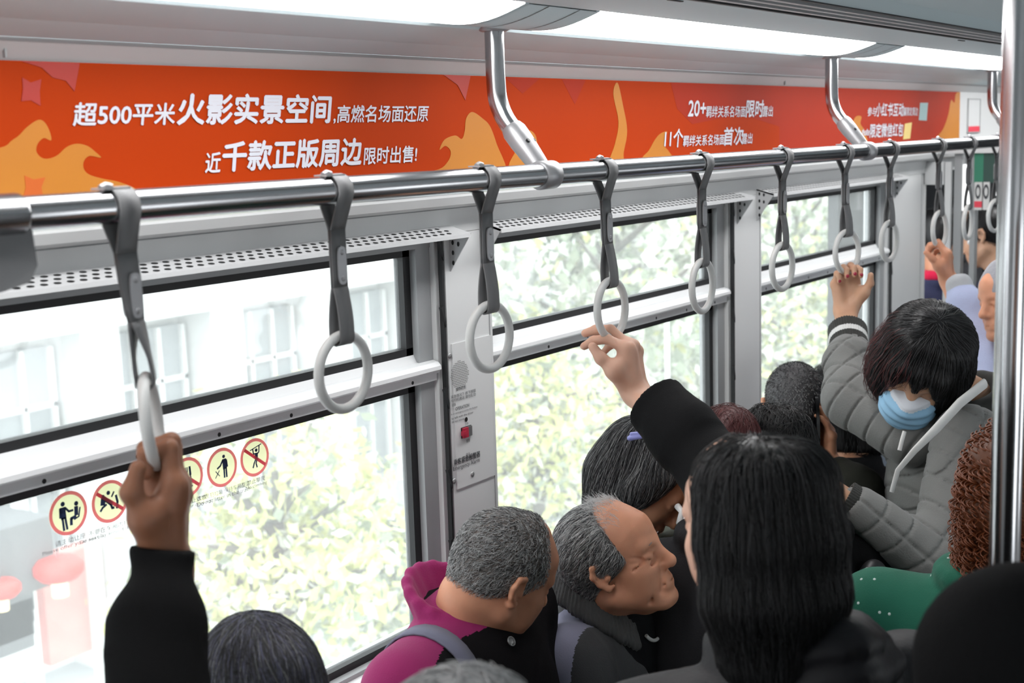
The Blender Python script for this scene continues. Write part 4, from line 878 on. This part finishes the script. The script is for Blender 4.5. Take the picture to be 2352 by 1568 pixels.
# ---- 4. old man in the dark collared jacket
def p5():
    H = Fr(P(1412, 1290, 2.75), V(.90, .36, .36), V(-.38, 1, .08), 1.04); N = P(1368, 1328, 2.84); t = person('old man with thin swept back grey hair and ribbed collar jacket, face in profile', N)
    fb = np.array([.25, -1, 0]); fb = nz(fb); uz = np.array([0, 0, 1.])
    o = Ops(.02); head(o, H, N, .056, old=True); torso(o, N, fb, uz, .15, .85, q=.66); sdf_mesh(o, .0026, 'body', SK2, t)
    def ex(o): 
        for q in (-1, 1): o.ell(H(q * .062, -.01, .045), np.array([.022, .07, .05]) * H.s, H.M, .02)
    h = hair_cap(H, .004, (.022, .085), -.018, .55, ex); h.cut(H(0, .045, .0), H.f, .006); ob, pos, q = sdf_mesh(h, .003, 'hair', HG, t)
    fl = lambda p: -np.outer(np.ones(len(p)), H.f * .8 + H.u * .55)
    for k, (mm, n, rd) in enumerate(((HG, 5200, .0005), (HD, 3600, .0005), (HW, 1800, .00045))): hair_flow(h, pos, q, n, 8, .0055, fl, rd, mm, ob, .0012, 11 + k, lift=.0002)
    rg = np.random.default_rng(4); n = 700; st = np.stack([H(x, y, z) for x, y, z in zip(rg.uniform(-.055, .055, n), rg.uniform(.0, .06, n), np.zeros(n))]); p = st + H.u * .2
    oo = Ops(.02); oo.ell(H(0, -.014, .038), np.array([.074, .096, .084]) * H.s, H.M); oo.cone(H(0, .052, .05), H(0, .03, .09), .045 * H.s, .03 * H.s, .04)
    for _ in range(25): p = p - H.u * (ev(oo, p) * .8)[:, None]
    out = [p]; dv = (-H.f * .6 + H.u * .55) + rg.normal(size=(n, 3)) * .3
    for k in range(5): out.append(out[-1] + dv * .0055); dv = dv - H.u * .12
    strands('hair_wisps', np.stack(out, 1), .00028, HW, ob)
    b = MB()
    for q_ in (-1, 1):
        for k in range(16): a = (k / 15 - .5); c = H(q_ * (.030 + a * .034), .094 - abs(a) * .012 - (.010 if a > .2 else 0), .016 + .004 * math.cos(a * 3)); b.tube([c, c + H.f * .006 + H.u * .003 + H.r * q_ * .004], [.0011, .0004], 5)
    b.build('eyebrow', HG, t)
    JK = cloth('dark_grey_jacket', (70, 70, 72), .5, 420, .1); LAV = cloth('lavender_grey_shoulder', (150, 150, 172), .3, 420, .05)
    o = Ops(.025); T = torso(o, N - uz * .085, fb, uz, .20, 1.1, puff=.02); rs = T.r
    shR, shL = N + rs * .20 - uz * .12, N - rs * .20 - uz * .09
    sleeve(o, shR, shR + fb * .06 - uz * .27 + rs * .03, shR + fb * .27 - uz * .36 - rs * .08, (.084, .074, .066, .055)); sleeve(o, shL, shL + fb * .06 - uz * .27 - rs * .03, shL + fb * .27 - uz * .36 + rs * .08, (.084, .074, .066, .055))
    o.cone(N - uz * .02 + fb * .105, N - uz * .16 + fb * .15, .055, .05, .02, True)
    f3 = waves(18, 6, 24); o.disp = lambda p: .0075 * f3(p); o.dm = .008
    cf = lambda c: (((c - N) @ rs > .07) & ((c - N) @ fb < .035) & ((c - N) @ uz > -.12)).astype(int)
    sdf_mesh(o, .0036, 'jacket', [JK, LAV], t, cf)
    o = Ops(.012); pts = []                # wide ribbed stand collar lying open
    for a in np.linspace(-2.55, 2.55, 21):
        dd = -fb * math.cos(a) + rs * math.sin(a); op = abs(a) / 2.55; pts.append((N + dd * (.085 + .03 * op) + uz * (.055 - .13 * op ** 2), dd))
    for (p, d1), (p2_, d2) in zip(pts[:-1], pts[1:]):
        for h_ in (0, .018, .036): o.cone(p - uz * h_ + d1 * h_ * .45, p2_ - uz * h_ + d2 * h_ * .45, .0125)
    o.disp = lambda p: .0016 * np.sin(np.arctan2((p - N) @ rs, -(p - N) @ fb) * 95); o.dm = .002
    sdf_mesh(o, .003, 'ribbed_collar', cloth('rib_knit_grey', (82, 82, 82), .4, 600), t)
    o = Ops(.01); pts = []
    for a in np.linspace(-2.5, 2.5, 15): dd = -fb * math.cos(a) + rs * math.sin(a); op = abs(a) / 2.5; pts.append(N + dd * (.068 + .012 * op) + uz * (.058 - .07 * op ** 2) + fb * .012)
    for a, c in zip(pts[:-1], pts[1:]): o.cone(a, c, .009); o.cone(a - uz * .02, c - uz * .02, .009)
    M = mat('blue_check_shirt', (128, 138, 170), .8); nt = M.node_tree; ck = nt.nodes.new('ShaderNodeTexChecker'); ck.inputs['Scale'].default_value = 140; ck.inputs[1].default_value = (*lin((150, 156, 186)), 1); ck.inputs[2].default_value = (*lin((84, 92, 130)), 1); tc = nt.nodes.new('ShaderNodeTexCoord'); nt.links.new(tc.outputs['Object'], ck.inputs[0]); nt.links.new(ck.outputs[0], nt.nodes['Principled BSDF'].inputs['Base Color'])
    sdf_mesh(o, .0035, 'shirt_collar', M, t)
    o = Ops(.02); o.ell(N + fb * .05 - uz * .16, np.array([.12, .085, .17]), np.array([rs, fb, uz])); sdf_mesh(o, .005, 'vest', cloth('black_vest', (28, 28, 30)), t)
    b = MB(); pts = []
    for a in np.linspace(-1.25, 1.25, 15):
        p = N + fb * .3 + rs * math.sin(a) * .055 - uz * (.085 + .035 * math.cos(a))
        for _ in range(30): p = p - fb * (ev(o, p[None])[0] - .006) * .8
        pts.append(p)
    b.tube(pts, .004, 8); b.build('vest_trim', cloth('pale_trim', (198, 198, 196)), t)
    shoes_and_trousers(t, N - [0, -.03, .66], fb, rs, TROU[0], True)
p5()
# ---- 5. woman looking down, long dark hair, behind the old man
def strands_bob(t, h, pos, q, W, lists, flow=None, step=.011, steps=12, seed=0, off=.0015, jit=.12):
    fl = flow or (lambda p: nz([0, 0, -1.]) * 1.0 + (p - W) * 3.2 * np.array([1, 1, .2]))
    for k, (mm, n, rd) in enumerate(lists): hair_flow(h, pos, q, n, steps, step, fl, rd, mm, t, off, seed + k, jit=jit)
def p6():
    H = Fr(P(1486, 1105, 3.1), V(.70, -.62, .22), V(.42, .85, .15), 1.04); N = P(1478, 1245, 3.2); t = person('seated woman with long dark hair looking down, behind the old man', N)
    fb = nz([.35, -1, 0]); uz = np.array([0, 0, 1.])
    o = Ops(.02); head(o, H, N, .047, male=False); torso(o, N, fb, uz, .14, .8, q=.66); sdf_mesh(o, .0036, 'body', SK1, t)
    h = Ops(.03); h.ell(H(0, -.022, .042), np.array([.088, .105, .095]) * H.s, H.M); h.cut(H(0, .040, .045), H.f * .8 + H.u * .1, .02)
    for q in (-1, 1): h.chain([H(q * .072, .018, .05), H(q * .086, .004, -.01), H(q * .080, -.01, -.07)], [.030, .026, .022], .03)
    for px, py, r in ((1400, 1175, .045), (1432, 1190, .05)): h.chain([H(0, -.06, .03), P(1422, 1090, 3.12), P(px, py, 3.13), P(px - 8, py + 95, 3.15)], [.06, .055, r, .03], .05)
    fz = waves(9, 5, 90); h.disp = lambda p: .002 * fz(p); h.dm = .003
    ob, pos, q = sdf_mesh(h, .004, 'hair', HD, t); W = H(0, -.02, .14); strands_bob(ob, h, pos, q, W, ((HB, 1200, .0005), (HD, 5500, .0005), (HG, 2200, .0004)), seed=21, off=.003)  # charcoal and grey strands put the backlight haze into her dark hair colour
    c = P(1460, 1006, 3.0); g = Ops(.004); g.cone(c - RV * .014, c + RV * .012 + UV * .004, .006); g.cone(c - RV * .010 + UV * .01, c + RV * .012 + UV * .012, .004); sdf_mesh(g, .0016, 'hair_clip', mat('hair_clip_blue', (142, 146, 206), .3), t)
    f3 = waves(31, 6, 24); o = Ops(.025); T = torso(o, N - uz * .04, fb, uz, .18, 1.05, puff=.02); rs = T.r
    for s_ in (-1, 1): sh = N + rs * s_ * .19 - uz * .09; sleeve(o, sh, sh + fb * .04 - uz * .27, sh + fb * .27 - uz * .30 - rs * s_ * .06, (.08, .07, .062, .05))
    o.tor(N + uz * .015, uz, .078, .02, .02); o.disp = lambda p: .006 * f3(p); o.dm = .006
    sdf_mesh(o, .006, 'jacket', [cloth('olive_grey_jacket', (92, 96, 84))], t)
    b = MB(); b.tube([P(1556, 1162, 3.02), P(1567, 1176, 3.0), P(1560, 1200, 3.0), P(1577, 1215, 3.0)], .008, 10); b.build('white_earphone', mat('white_plastic', (235, 235, 235), .4), t)
    shoes_and_trousers(t, N - [0, -.03, .66], fb, rs, TROU[1], True)
p6()
# ---- 6. dark haired woman in the foreground, arm up to the fourth ring
def p8():
    D = 1.76; H = Fr(P(1722, 1206, D), V(-.58, -.10, -.81), V(.0, 1, .05), .94); N = P(1812, 1500, 1.82); t = person('woman with a black bob and dark padded coat, back turned, one arm up', N)
    fb = V(-.30, 0, -.9); fb[2] = 0; fb = nz(fb); uz = np.array([0, 0, 1.])
    o = Ops(.02); head(o, H, N, .05, male=False, ear=False); torso(o, N, fb, uz, .14, .8, q=.66)
    d = V(-.18, 1, .0); n = V(-1, -.18, -.35); tt = V(-.2, -.3, 1); b4 = P(1398, 772, PA(1398, 772, 1, RY)[0] * .8056 + RY * .5719 + .05)
    b4 = bar(4); wr = hand(o, b4 + V(.6, .25, 0) * .010, d, n, tt, 1.1, (42, 42, 22), ((.2, .80, .62), (.0, .90, .45)), 5, idx=(62, 42, 28))
    el = P(1655, 1092, 2.36); forearm(o, wr, el, tt); o.cone(el, P(1745, 1430, 2.08), .038, .045, .03)
    sdf_mesh(o, .0029, 'body', SKP, t)
    h = Ops(.035); h.ell(H(.0, -.014, .035), np.array([.082, .100, .094]) * H.s, H.M); h.cut(H(0, -.004, .02), H.f * .9 - H.u * .35, .008)
    for a in np.linspace(-1.6, 1.9, 13):   # hair falling to the shoulders, longer at the back
        x, y = math.sin(a) * (.70 if a < 0 else 1.), -math.cos(a); L = -.165 - .04 * (1 - abs(a) / 2.2)
        h.chain([H(x * .066, y * .070 - .014, .06), H(x * .078, y * .068 - .012, -.02), H(x * .080, y * .064 - .010, -.10), H(x * .066, y * .048 - .004, L)], [.028, .024, .022, .014], .035)
    fz = waves(41, 5, 70); h.disp = lambda p: .003 * fz(p * np.array([1, 1, .25])); h.dm = .004
    ob, pos, q = sdf_mesh(h, .005, 'hair', HB, t); W = H(0, -.01, .15); strands_bob(ob, h, pos, q, W, ((HB, 7000, .0005), (HD, 2600, .00045)), seed=51, off=.004, steps=13)
    PC = mat('padded_coat', (30, 30, 33), .55, noise=.15, nscale=12, bump=.35, bscale=160, spec=.2); rs = np.cross(fb, uz)
    o = Ops(.03); torso(o, N - uz * .05, fb, uz, .22, 1.35, puff=.035)
    shL, shR = P(1742, 1425, 2.08), N + rs * .22 - uz * .11; sleeve(o, shR, shR - uz * .30 + rs * .05, shR - uz * .42 + fb * .2, (.098, .085, .075, .06))
    o.chain([N + uz * .01 - fb * .08 + rs * .09, N + uz * .03 - fb * .12, N + uz * .01 - fb * .08 - rs * .09], [.04, .055, .04], .04); o.tor(N + uz * .02, uz + fb * .2, .088, .026, .03)
    f3 = waves(61, 6, 20)
    def dq(p): z = (p - N) @ uz; a = (p - N) @ rs; return .008 * f3(p) - .010 * np.exp(-((np.mod(z * .9 + .25 * np.abs(a) + .02 * f3(p), .105) - .05) / .010) ** 2)
    o.disp = dq; o.dm = .012; sdf_mesh(o, .006, 'coat', PC, t)
    o = Ops(.02); cf = P(1506, 926, 2.485); ax = nz(el - cf); o.chain([cf, cf + ax * .09, el, shL], [.0605, .063, .066, .085], .03); o.cone(cf - ax * .05, cf + ax * .05, .052, .052, .003, True); o.cut(cf, -ax, .003)
    f4 = waves(62, 5, 26); o.disp = lambda p: .005 * f4(p); o.dm = .005; sdf_mesh(o, .0045, 'coat_sleeve', cloth('black_wool', (20, 20, 21), .4, 420), t)
    shoes_and_trousers(t, N - [0, 0, .66], fb, rs, TROU[0])
p8()
# ---- 7. close cropped man on the phone
def p9():
    D = 3.6; H = Fr(P(1826, 940, D), V(.25, -.12, -.95), V(.0, 1, .05), 1.0); N = H(0, -.05, -.19); t = person('man with close cropped hair holding a phone to his ear, seen from behind', N)
    fb = V(.3, 0, -.95); fb[2] = 0; fb = nz(fb); uz = np.array([0, 0, 1.]); rs = np.cross(fb, uz)
    o = Ops(.02); head(o, H, N, .056); torso(o, N, fb, uz, .15, .85, q=.66); d = V(-.10, 1, .1); n = V(-1, -.1, .0)
    ph = P(1876, 968, 3.52); wr = hand(o, P(1884, 968, 3.53), d, n, V(.1, 0, -1), 1.0, (12, 16, 12), ((.2, .8, .3), (.1, .9, .3)), 3); el = P(1965, 1130, 3.45); forearm(o, wr, el); sdf_mesh(o, .0036, 'body', SK1, t)
    h = hair_cap(H, .003, (.05, .06), -.03, .45); ob, pos, q = sdf_mesh(h, .004, 'hair', mat('scalp_dark', (74, 72, 74), .55, noise=.3, nscale=70), t); grey_mix(ob, H, h, pos, q, 6000, ((HD, .6), (HG, .4)), .006, 71, .0005, .0014, 3)
    OL = cloth('olive_jacket', (66, 70, 40), .4, 300); o = Ops(.03); torso(o, N - uz * .05, fb, uz, .20, 1.15, puff=.02); o.tor(N + uz * .01, uz, .076, .02, .02)
    shR = N + rs * .2 - uz * .1; w_ = wr + nz(el - wr) * .05; o.chain([shR, el, w_], [.08, .068, .046], .03); shL = N - rs * .2 - uz * .1; sleeve(o, shL, shL - uz * .28, shL - uz * .36 + fb * .24, (.08, .07, .06, .05))
    f3 = waves(72, 6, 24); o.disp = lambda p: .006 * f3(p); o.dm = .006; sdf_mesh(o, .0065, 'jacket', cloth('charcoal_olive_jacket', (42, 43, 38), .5, 300), t)
    shoes_and_trousers(t, N - [0, 0, .66], fb, rs, TROU[0], True)
    p = thing('mobile_phone', 'black phone held against the cropped man\'s ear', 'phone', ph); b = MB(); x, y = V(-.05, .98, .1), nz(np.cross(V(-.05, .98, .1), V(1, .05, .0))); z = np.cross(x, y); poly = []
    for a in np.linspace(0, 2 * math.pi, 24, endpoint=False): q = np.array([math.cos(a), math.sin(a)]); q = np.sign(q) * np.abs(q) ** .4; poly.append(ph + x * q[0] * .072 + y * q[1] * .035)
    b.prism(poly, z * .008); b.build('phone_body', mat('phone_black', (18, 18, 20), .25), p)
p9()
# ---- 8. woman in the quilted jacket and face mask
NAIL = mat('nail_red', (150, 34, 56), .25)
def p11():
    D = 3.2; H = Fr(P(2116, 838, D), V(-.40, -.69, .60), V(.10, .76, .62), 1.04); N = P(2222, 915, 3.30); t = person('woman in a face mask and grey quilted jacket, head bowed, holding a ring', N)
    fb = V(-.80, 0, .60); fb[2] = 0; fb = nz(fb); uz = np.array([0, 0, 1.]); rs = np.cross(fb, uz)
    o = Ops(.02); head(o, H, N, .048, male=False); torso(o, N, fb, uz, .14, .8, q=.66); o.cone(H(0, -.05, -.06), N, .046, .055, .03)
    b7 = bar(7); d = V(.02, 1, -.08); n = V(.10, .1, 1); wr = hand(o, b7 + UV * .002, d, n, V(1, 0, .2), .98, (22, 92, 55), ((.45, .75, .3), (-.1, .8, .45)), 2); wtips = list(o.tips)
    el, sh = P(1960, 914, 3.42), P(2105, 990, 3.28); forearm(o, wr, el); shl = P(2225, 1010, 3.15); el2, wr2 = P(2165, 1300, 2.98), P(1955, 1165, 3.02); o.cone(el, sh, .036, .045, .03)
    d2 = nz(wr2 - el2); wq = hand(o, wr2 + d2 * .105, d2, -uz, -FV, .95, (25, 50, 30)); forearm(o, wq, el2); o.cone(el2, shl, .036, .045, .03); sdf_mesh(o, .0032, 'body', SK3, t)
    for tp, dr, bk, r_ in wtips:            # painted nails on the finger tips
        b = MB(); b.dome(tp + bk * r_ * .62 - dr * .001, bk, r_ * .62, r_ * .34, 10); b.build('painted_nail', NAIL, t)
    h = Ops(.03); h.ell(H(0, -.018, .040), np.array([.092, .110, .097]) * H.s, H.M); h.cut(H(0, .070, .0), H.f, .02)
    for a in np.linspace(-2.3, 2.3, 15):
        x, y = math.sin(a), -math.cos(a); L = -.085 - .035 * math.cos(a * .7)
        h.chain([H(x * .070, y * .080 - .018, .07), H(x * .084, y * .092 - .014, .0), H(x * .085, y * .088 - .010, -.05), H(x * .078, y * .078 - .006, L)], [.026, .024, .020, .012], .035)
    for x in (-.035, 0, .035): h.chain([H(x, .045, .10), H(x * 1.3, .085, .055), H(x * 1.5, .098, .02)], [.02, .015, .006], .03)   # fringe
    fz = waves(81, 5, 80); h.disp = lambda p: .0025 * fz(p); h.dm = .004; ob, pos, q = sdf_mesh(h, .0045, 'hair', HB, t); W = H(0, -.03, .14)
    strands_bob(ob, h, pos, q, W, ((HB, 6000, .0005), (HD, 2500, .0005)), lambda p: -H.u * 1. + (p - W) * 3 - H.f * 0, .008, 9, 82, .0015, .08)
    sel = q[((pos[q].mean(1) - H.c) @ -RV > .055)]
    if len(sel): hair_flow(h, pos, sel, 260, 12, .009, lambda p: -H.u * 1. + (p - W) * 3, .0005, HR, ob, .004, 85, jit=.15)
    # pleated mask with ear loops
    o = Ops(.012); o.ell(H(0, .072, -.066), np.array([.066, .060, .062]) * H.s, H.M); o.cut(H(0, .040, -.06), -H.f * 1. , .01); o.cone(H(0, .096, -.010), H(0, .113, -.036), .013, .021, .02)
    pl = lambda p: .0022 * np.sin(((p - H.c) @ H.u) * 260); o.disp = pl; o.dm = .003; MK = mat('mask_blue', (150, 196, 228), .7, bump=.2, bscale=800); MKW = mat('mask_white', (226, 230, 238), .7)
    sdf_mesh(o, .0025, 'face_mask', [MK, MKW], t, lambda c: (((c - H.c) @ H.u > -.030)).astype(int))
    b = MB()
    for s_ in (-1, 1):
        for dz in (-.035, -.095): b.tube([H(s_ * .052, .060, dz), H(s_ * .072, .025, dz * .6 - .012), H(s_ * .086, -.018, .006 if dz > -.05 else -.012)], .0012, 6)
    b.build('mask_loop', MKW, t)
    QM = mat('quilted_grey', (118, 118, 116), .75, noise=.08, nscale=10, bump=.35, bscale=260, sheen=.2, spec=.25); f3 = waves(91, 6, 22)
    def quilt(c, a1, a2, s_):
        def fn(p):
            u, v = (p - c) @ a1, (p - c) @ a2; g1, g2 = np.abs(np.mod((u + v) / s_, 1) - .5), np.abs(np.mod((u - v) / s_, 1) - .5)
            g = np.minimum(g1, g2) * s_; return -.0065 * np.exp(-(g / .0045) ** 2) + .005 * f3(p)
        return fn
    o = Ops(.025); T = torso(o, N - uz * .05, fb, uz, .19, 1.2, puff=.025); o.cone(shl, el2, .088, .078, .03); w2b = wr2 + nz(el2 - wr2) * .02; o.cone(el2, w2b, .072, .060, .03); o.cone(N + fb * .02 + uz * .05, N + uz * .12, .05, .06, .02, True)
    o.disp = quilt(N, nz(RV * .9 + FV * .2), UV, .085); o.dm = .012; sdf_mesh(o, .0045, 'quilted_jacket', QM, t)
    o = Ops(.02); ax = nz(el - wr); cf = wr + ax * .132; o.chain([cf + ax * .045, cf + ax * .08, el, sh], [.046, .068, .078, .095], .03); a_ = nz(np.cross(ax, FV)); o.disp = quilt(cf, a_, ax, .085); o.dm = .012; sdf_mesh(o, .004, 'raised_sleeve', QM, t)
    KN = cloth('rib_cuff_charcoal', (58, 58, 56), .3, 700); KW = cloth('rib_cuff_white', (214, 214, 212), .3, 700)
    def cuff(c, ax, r):
        o = Ops(.006); o.cone(c - ax * .032, c + ax * .055, r * 1.02, r * .96); o.cone(c - ax * .09, c + ax * .02, r * .84, None, .003, True); o.cut(c - ax * .034, -ax, .003); sd = nz(np.cross(ax, [.3, .5, .8])); s2 = np.cross(ax, sd)
        o.disp = lambda p: .0012 * np.sin(np.arctan2((p - c) @ sd, (p - c) @ s2) * 46); o.dm = .002
        sdf_mesh(o, .0024, 'striped_cuff', [KN, KW], t, lambda q: (np.abs((q - c) @ ax - .010) < .0095).astype(int))
    cuff(wr + ax * .118, ax, .0525); cuff(wr2 + nz(el2 - wr2) * .01, nz(el2 - wr2), .052)
    o = Ops(.015); o.tor(N + uz * .005 + fb * .01, uz + fb * .4, .083, .022, .02, (1.1, 1)); sdf_mesh(o, .004, 'knit_collar', KN, t)
    b = MB(); c0 = P(2268, 872, 3.22); pts = [P(2262, 880, 3.10), P(2205, 925, 3.05), P(2150, 985, 3.03), P(2100, 1035, 3.05), P(2062, 1080, 3.08), P(2048, 1130, 3.08)]
    b.tube(pts, [.013, .013, .012, .009, .007, .006], 10, flat=(1, .6)); pts = [P(2078, 990, 3.08), P(2072, 1010, 3.08), P(2066, 1034, 3.08)]; b.tube(pts, .005, 8); b.build('white_piping', KW, t)
    o = Ops(.02); o.ell(N + fb * .07 - uz * .06, (.07, .06, .10), T.M); sdf_mesh(o, .006, 'inner_top', cloth('dark_top', (44, 44, 46)), t)
    shoes_and_trousers(t, N - [0, 0, .66], fb, rs, TROU[0])
    g = thing('shoulder_bag', 'small black bag with metal zip pulls below the striped cuff', 'bag', P(2000, 1340, 2.9)); o = Ops(.02); c = P(2005, 1345, 2.9); o.ell(c, (.05, .035, .06)); o.ell(c - UV * .05, (.055, .04, .05)); sdf_mesh(o, .004, 'bag_body', mat('bag_black', (26, 26, 28), .45), g)
    b = MB()
    for dx in (0, 6): b.tube([P(2018 + dx, 1318, 2.82), P(2012 + dx, 1358, 2.82)], .0018, 6)
    b.build('zip_pull', STEEL, g)
p11()
def simple(label, c, f, u, D_, hair, hm, sk, jk, sc=1., fb=None, vox=.0055, sitting=True, nst=1500, long=False, cap=(.055, .05), w_=.19, puff=.02, N=None, trou=0, extra=None, hn='hair'):
    H = Fr(c, f, u, sc); uz = np.array([0, 0, 1.]); N = H(0, -.05, -.20) if N is None else N; t = person(label, N); fb = f if fb is None else fb; fb = nz([fb[0], fb[1], 0]); rs = np.cross(fb, uz)
    o = Ops(.02); head(o, H, N); torso(o, N, fb, uz, .15, .85, q=.66)
    if extra: extra(o, 'body', t, N, rs, fb)
    sdf_mesh(o, vox * .75, 'body', sk, t)
    if hair == 'cap': h = hair_cap(H, .008, cap, -.03, .45)
    elif hair == 'bun': h = hair_cap(H, .007, (.06, .045), -.04, .4, lambda o: o.ell(H(0, -.125, .03), np.array([.04, .035, .04]) * sc, H.M))
    else:
        h = Ops(.03); h.ell(H(0, -.02, .038), np.array([.092, .108, .094]) * sc, H.M); h.cut(H(0, .052, .03), H.f, .02)
        for a in np.linspace(-2.1, 2.1, 11): x, y = math.sin(a), -math.cos(a); h.chain([H(x * .075, y * .085 - .02, .05), H(x * .09, y * .098 - .015, -.04), H(x * .085, y * .085 - .012, -.15 if long else -.10)], [.03, .03, .02], .03)
    fz = waves(7, 5, 80); h.disp = lambda p: .002 * fz(p); h.dm = .003; ob, pos, q = sdf_mesh(h, vox, hn, hm, t)
    if nst: W = H(0, -.05, .12); hair_flow(h, pos, q, nst, 8, .008, lambda p: (p - W) * 4 - H.u * .5, .0006, hm, ob, .003, 5)
    o = Ops(.03); torso(o, N - uz * .045, fb, uz, w_, 1.15, puff=puff); o.tor(N + uz * .005, uz, .076, .02, .02)
    if extra: extra(o, 'jacket', t, N, rs, fb)
    else:
        for s_ in (-1, 1): sh = N + rs * s_ * (w_ + .01) - uz * .1; sleeve(o, sh, sh - uz * .28 + rs * s_ * .02, sh - uz * .40 + fb * .22, (.08, .07, .06, .05))
    f3 = waves(17, 6, 24); o.disp = lambda p: .006 * f3(p); o.dm = .006; sdf_mesh(o, vox * 1.4, 'jacket', jk, t); shoes_and_trousers(t, N - [0, 0, .66], fb, rs, TROU[trou], sitting); return H, N, t
# ---- the others, nearest first
H, N, t = simple('person with short grey hair, only the blurred crown showing at the bottom edge', P(1050, 1836, 1.35), V(.5, -.2, -.85), V(0, 1, .15), 1.35, 'cap', HG, SK1, cloth('grey_coat', (70, 70, 72)), 1.0, sitting=False, nst=3500, vox=.005, trou=2)
ch = [c for c in t.children if c.name.startswith('hair')][0]
BC = cloth('black_coat', (15, 15, 16), .5, 300)
simple('person in a black coat filling the lower right corner, only a shoulder in frame', P(2860, 940, 1.28), V(-.1, 0, -1), V(0, 1, 0), 1.28, 'cap', HB, SK1, BC, 1.0, sitting=False, nst=3000, vox=.007, N=P(2815, 1275, 1.28), w_=.205, puff=.035)
CUR = hairm('hair_auburn_curl', (112, 58, 28))
def teal():
    H, N, t = simple('person with curly auburn hair in a teal dotted jacket, partly behind the grab pole', P(2375, 1120, 2.35), V(.45, 0, -.85), V(0, 1, 0), 2.35, 'long', HBR, SK1, cloth('teal_jacket', (34, 98, 78), .4, 400), 1.02, nst=0, N=P(2275, 1325, 2.38), long=True, vox=.006, w_=.19, sitting=False)
    rg = np.random.default_rng(9); n = 900; a = rg.uniform(0, 6.28, n); z = rg.uniform(-.14, .138, n); rr = np.sqrt(np.clip(1 - (np.clip(z - .03, 0, 1) / .110) ** 2, .0, 1)) * .116; st = np.stack([H(math.cos(a_) * r_, math.sin(a_) * r_ - .02, z_) for a_, r_, z_ in zip(a, rr, z)]); k = 26; ph = rg.uniform(0, 6.28, n); out = []
    for i in range(k): out.append(st - H.u * (.0035 * i) + .009 * (np.cos(ph + i * .75)[:, None] * H.r + np.sin(ph + i * .75)[:, None] * H.f) + (st - H.c) * .006 * i)
    strands('hair_curls', np.stack(out, 1), .0016, CUR, t)
    jk = [c for c in t.children if c.name.startswith('jacket')][0]; me = jk.data; co = np.zeros(len(me.vertices) * 3); me.vertices.foreach_get('co', co); co = co.reshape(-1, 3); nn = np.zeros(len(co) * 3); me.vertices.foreach_get('normal', nn); nn = nn.reshape(-1, 3)
    sel = rg.choice(len(co), 420, replace=False); b = MB()
    for i in sel: b.dome(co[i] - nn[i] * .0004, nn[i], .0032, .001, 6)
    tag(b.build('white_dots', mat('dot_white', (190, 205, 200), .7), jk), kind='stuff')
teal()
simple('person with short dark hair, low between padded coat and phone man', P(1780, 1050, 3.0), V(-.55, -.25, -.75), V(0, 1, .1), 3.0, 'cap', HB, SK3, BC, .9, nst=3000)
simple('person whose reddish brown hair peeks out above the black wool sleeve', P(1668, 1056, 2.95), V(.2, -.3, -.9), V(0, 1, .2), 2.95, 'cap', HR, SK3, CHAR, .9, nst=1500)
def ex12(o, what, t, N, rs, fb):
    b9 = bar(9); d, n, tt = V(-.10, 1, 0), V(-.9, .1, -.4), V(-.35, 0, 1); w_ = hand(Ops(), b9, d, n, tt, 1.0); el, sh = P(2272, 850, 4.12), N - rs * .2 - np.array([0, 0, .1])
    if what == 'body': hand(o, b9, d, n, tt, 1.04, (30, 75, 45), ((.35, .7, .45), (.1, .75, .6))); forearm(o, w_, el); o.cone(el, sh, .038, .045, .03)
    else:
        c = P(2208, 672, 4.28); a = nz(el - c); o.chain([c, c + a * .06, el, sh], [.047, .062, .075, .085], .03)
        k = Ops(.006); k.cone(P(2203, 655, 4.285), c + a * .02, .043, .046); k.cone(P(2203, 655, 4.285) - a * .05, c, .036, .036, .003, True); sdf_mesh(k, .004, 'ribbed_cuff', cloth('cuff_grey', (176, 178, 182)), t)
simple('person in a lavender blue jacket holding a ring, mostly hidden by the grab pole', P(2325, 690, 4.05), V(-.75, -.1, .2), V(0, 1, 0), 4.05, 'cap', cloth('knit_hat_grey', (150, 150, 156), .9, 120), SK2, cloth('lavender_jacket', (168, 176, 206), .5, 300), 1.0, fb=V(-.6, 0, -.6), sitting=False, nst=0, N=P(2345, 860, 4.1), extra=ex12, hn='knit_hat', cap=(.10, .02))
simple('person in a black speckled coat standing behind the man on the phone', P(1955, 905, 3.95), V(.4, 0, -.9), V(0, 1, 0), 3.95, 'long', HB, SK1, cloth('black_fleece', (24, 24, 25), .9, 160), 1.0, nst=800, sitting=False, vox=.008, long=True)
H, N, t = simple('far person with black hair and a white earbud, left of the pole', P(2262, 545, 5.75), V(-.75, -.25, -.55), V(0, 1, 0), 5.75, 'cap', HB, SK3, BC, 1.0, nst=800, sitting=False, vox=.007, long=True)
b = MB(); b.dome(P(2228, 556, 5.66), V(-.4, 0, 1), .012, .01); b.build('earbud', mat('earbud_white', (230, 230, 230), .4), t)
H, N, t = simple('far person in a dark blue jacket with a red collar by the doorway', P(2143, 548, 6.0), V(-.2, 0, -.9), V(0, 1, 0), 6.0, 'cap', HB, SK1, cloth('dark_blue_jacket', (46, 48, 74)), 1.0, nst=300, sitting=False, vox=.008)
o = Ops(.01); o.tor(N + [0, 0, .035], [0, 0, 1], .078, .022); sdf_mesh(o, .006, 'red_collar', cloth('red_scarf', (190, 24, 62)), t)
simple('farthest person, a small dark head below the far bright window', P(2196, 505, 6.5), V(.5, 0, .5), V(0, 1, 0), 6.5, 'cap', HB, SK1, cloth('grey_far_coat', (60, 60, 64)), .95, nst=0, sitting=False, vox=.009)
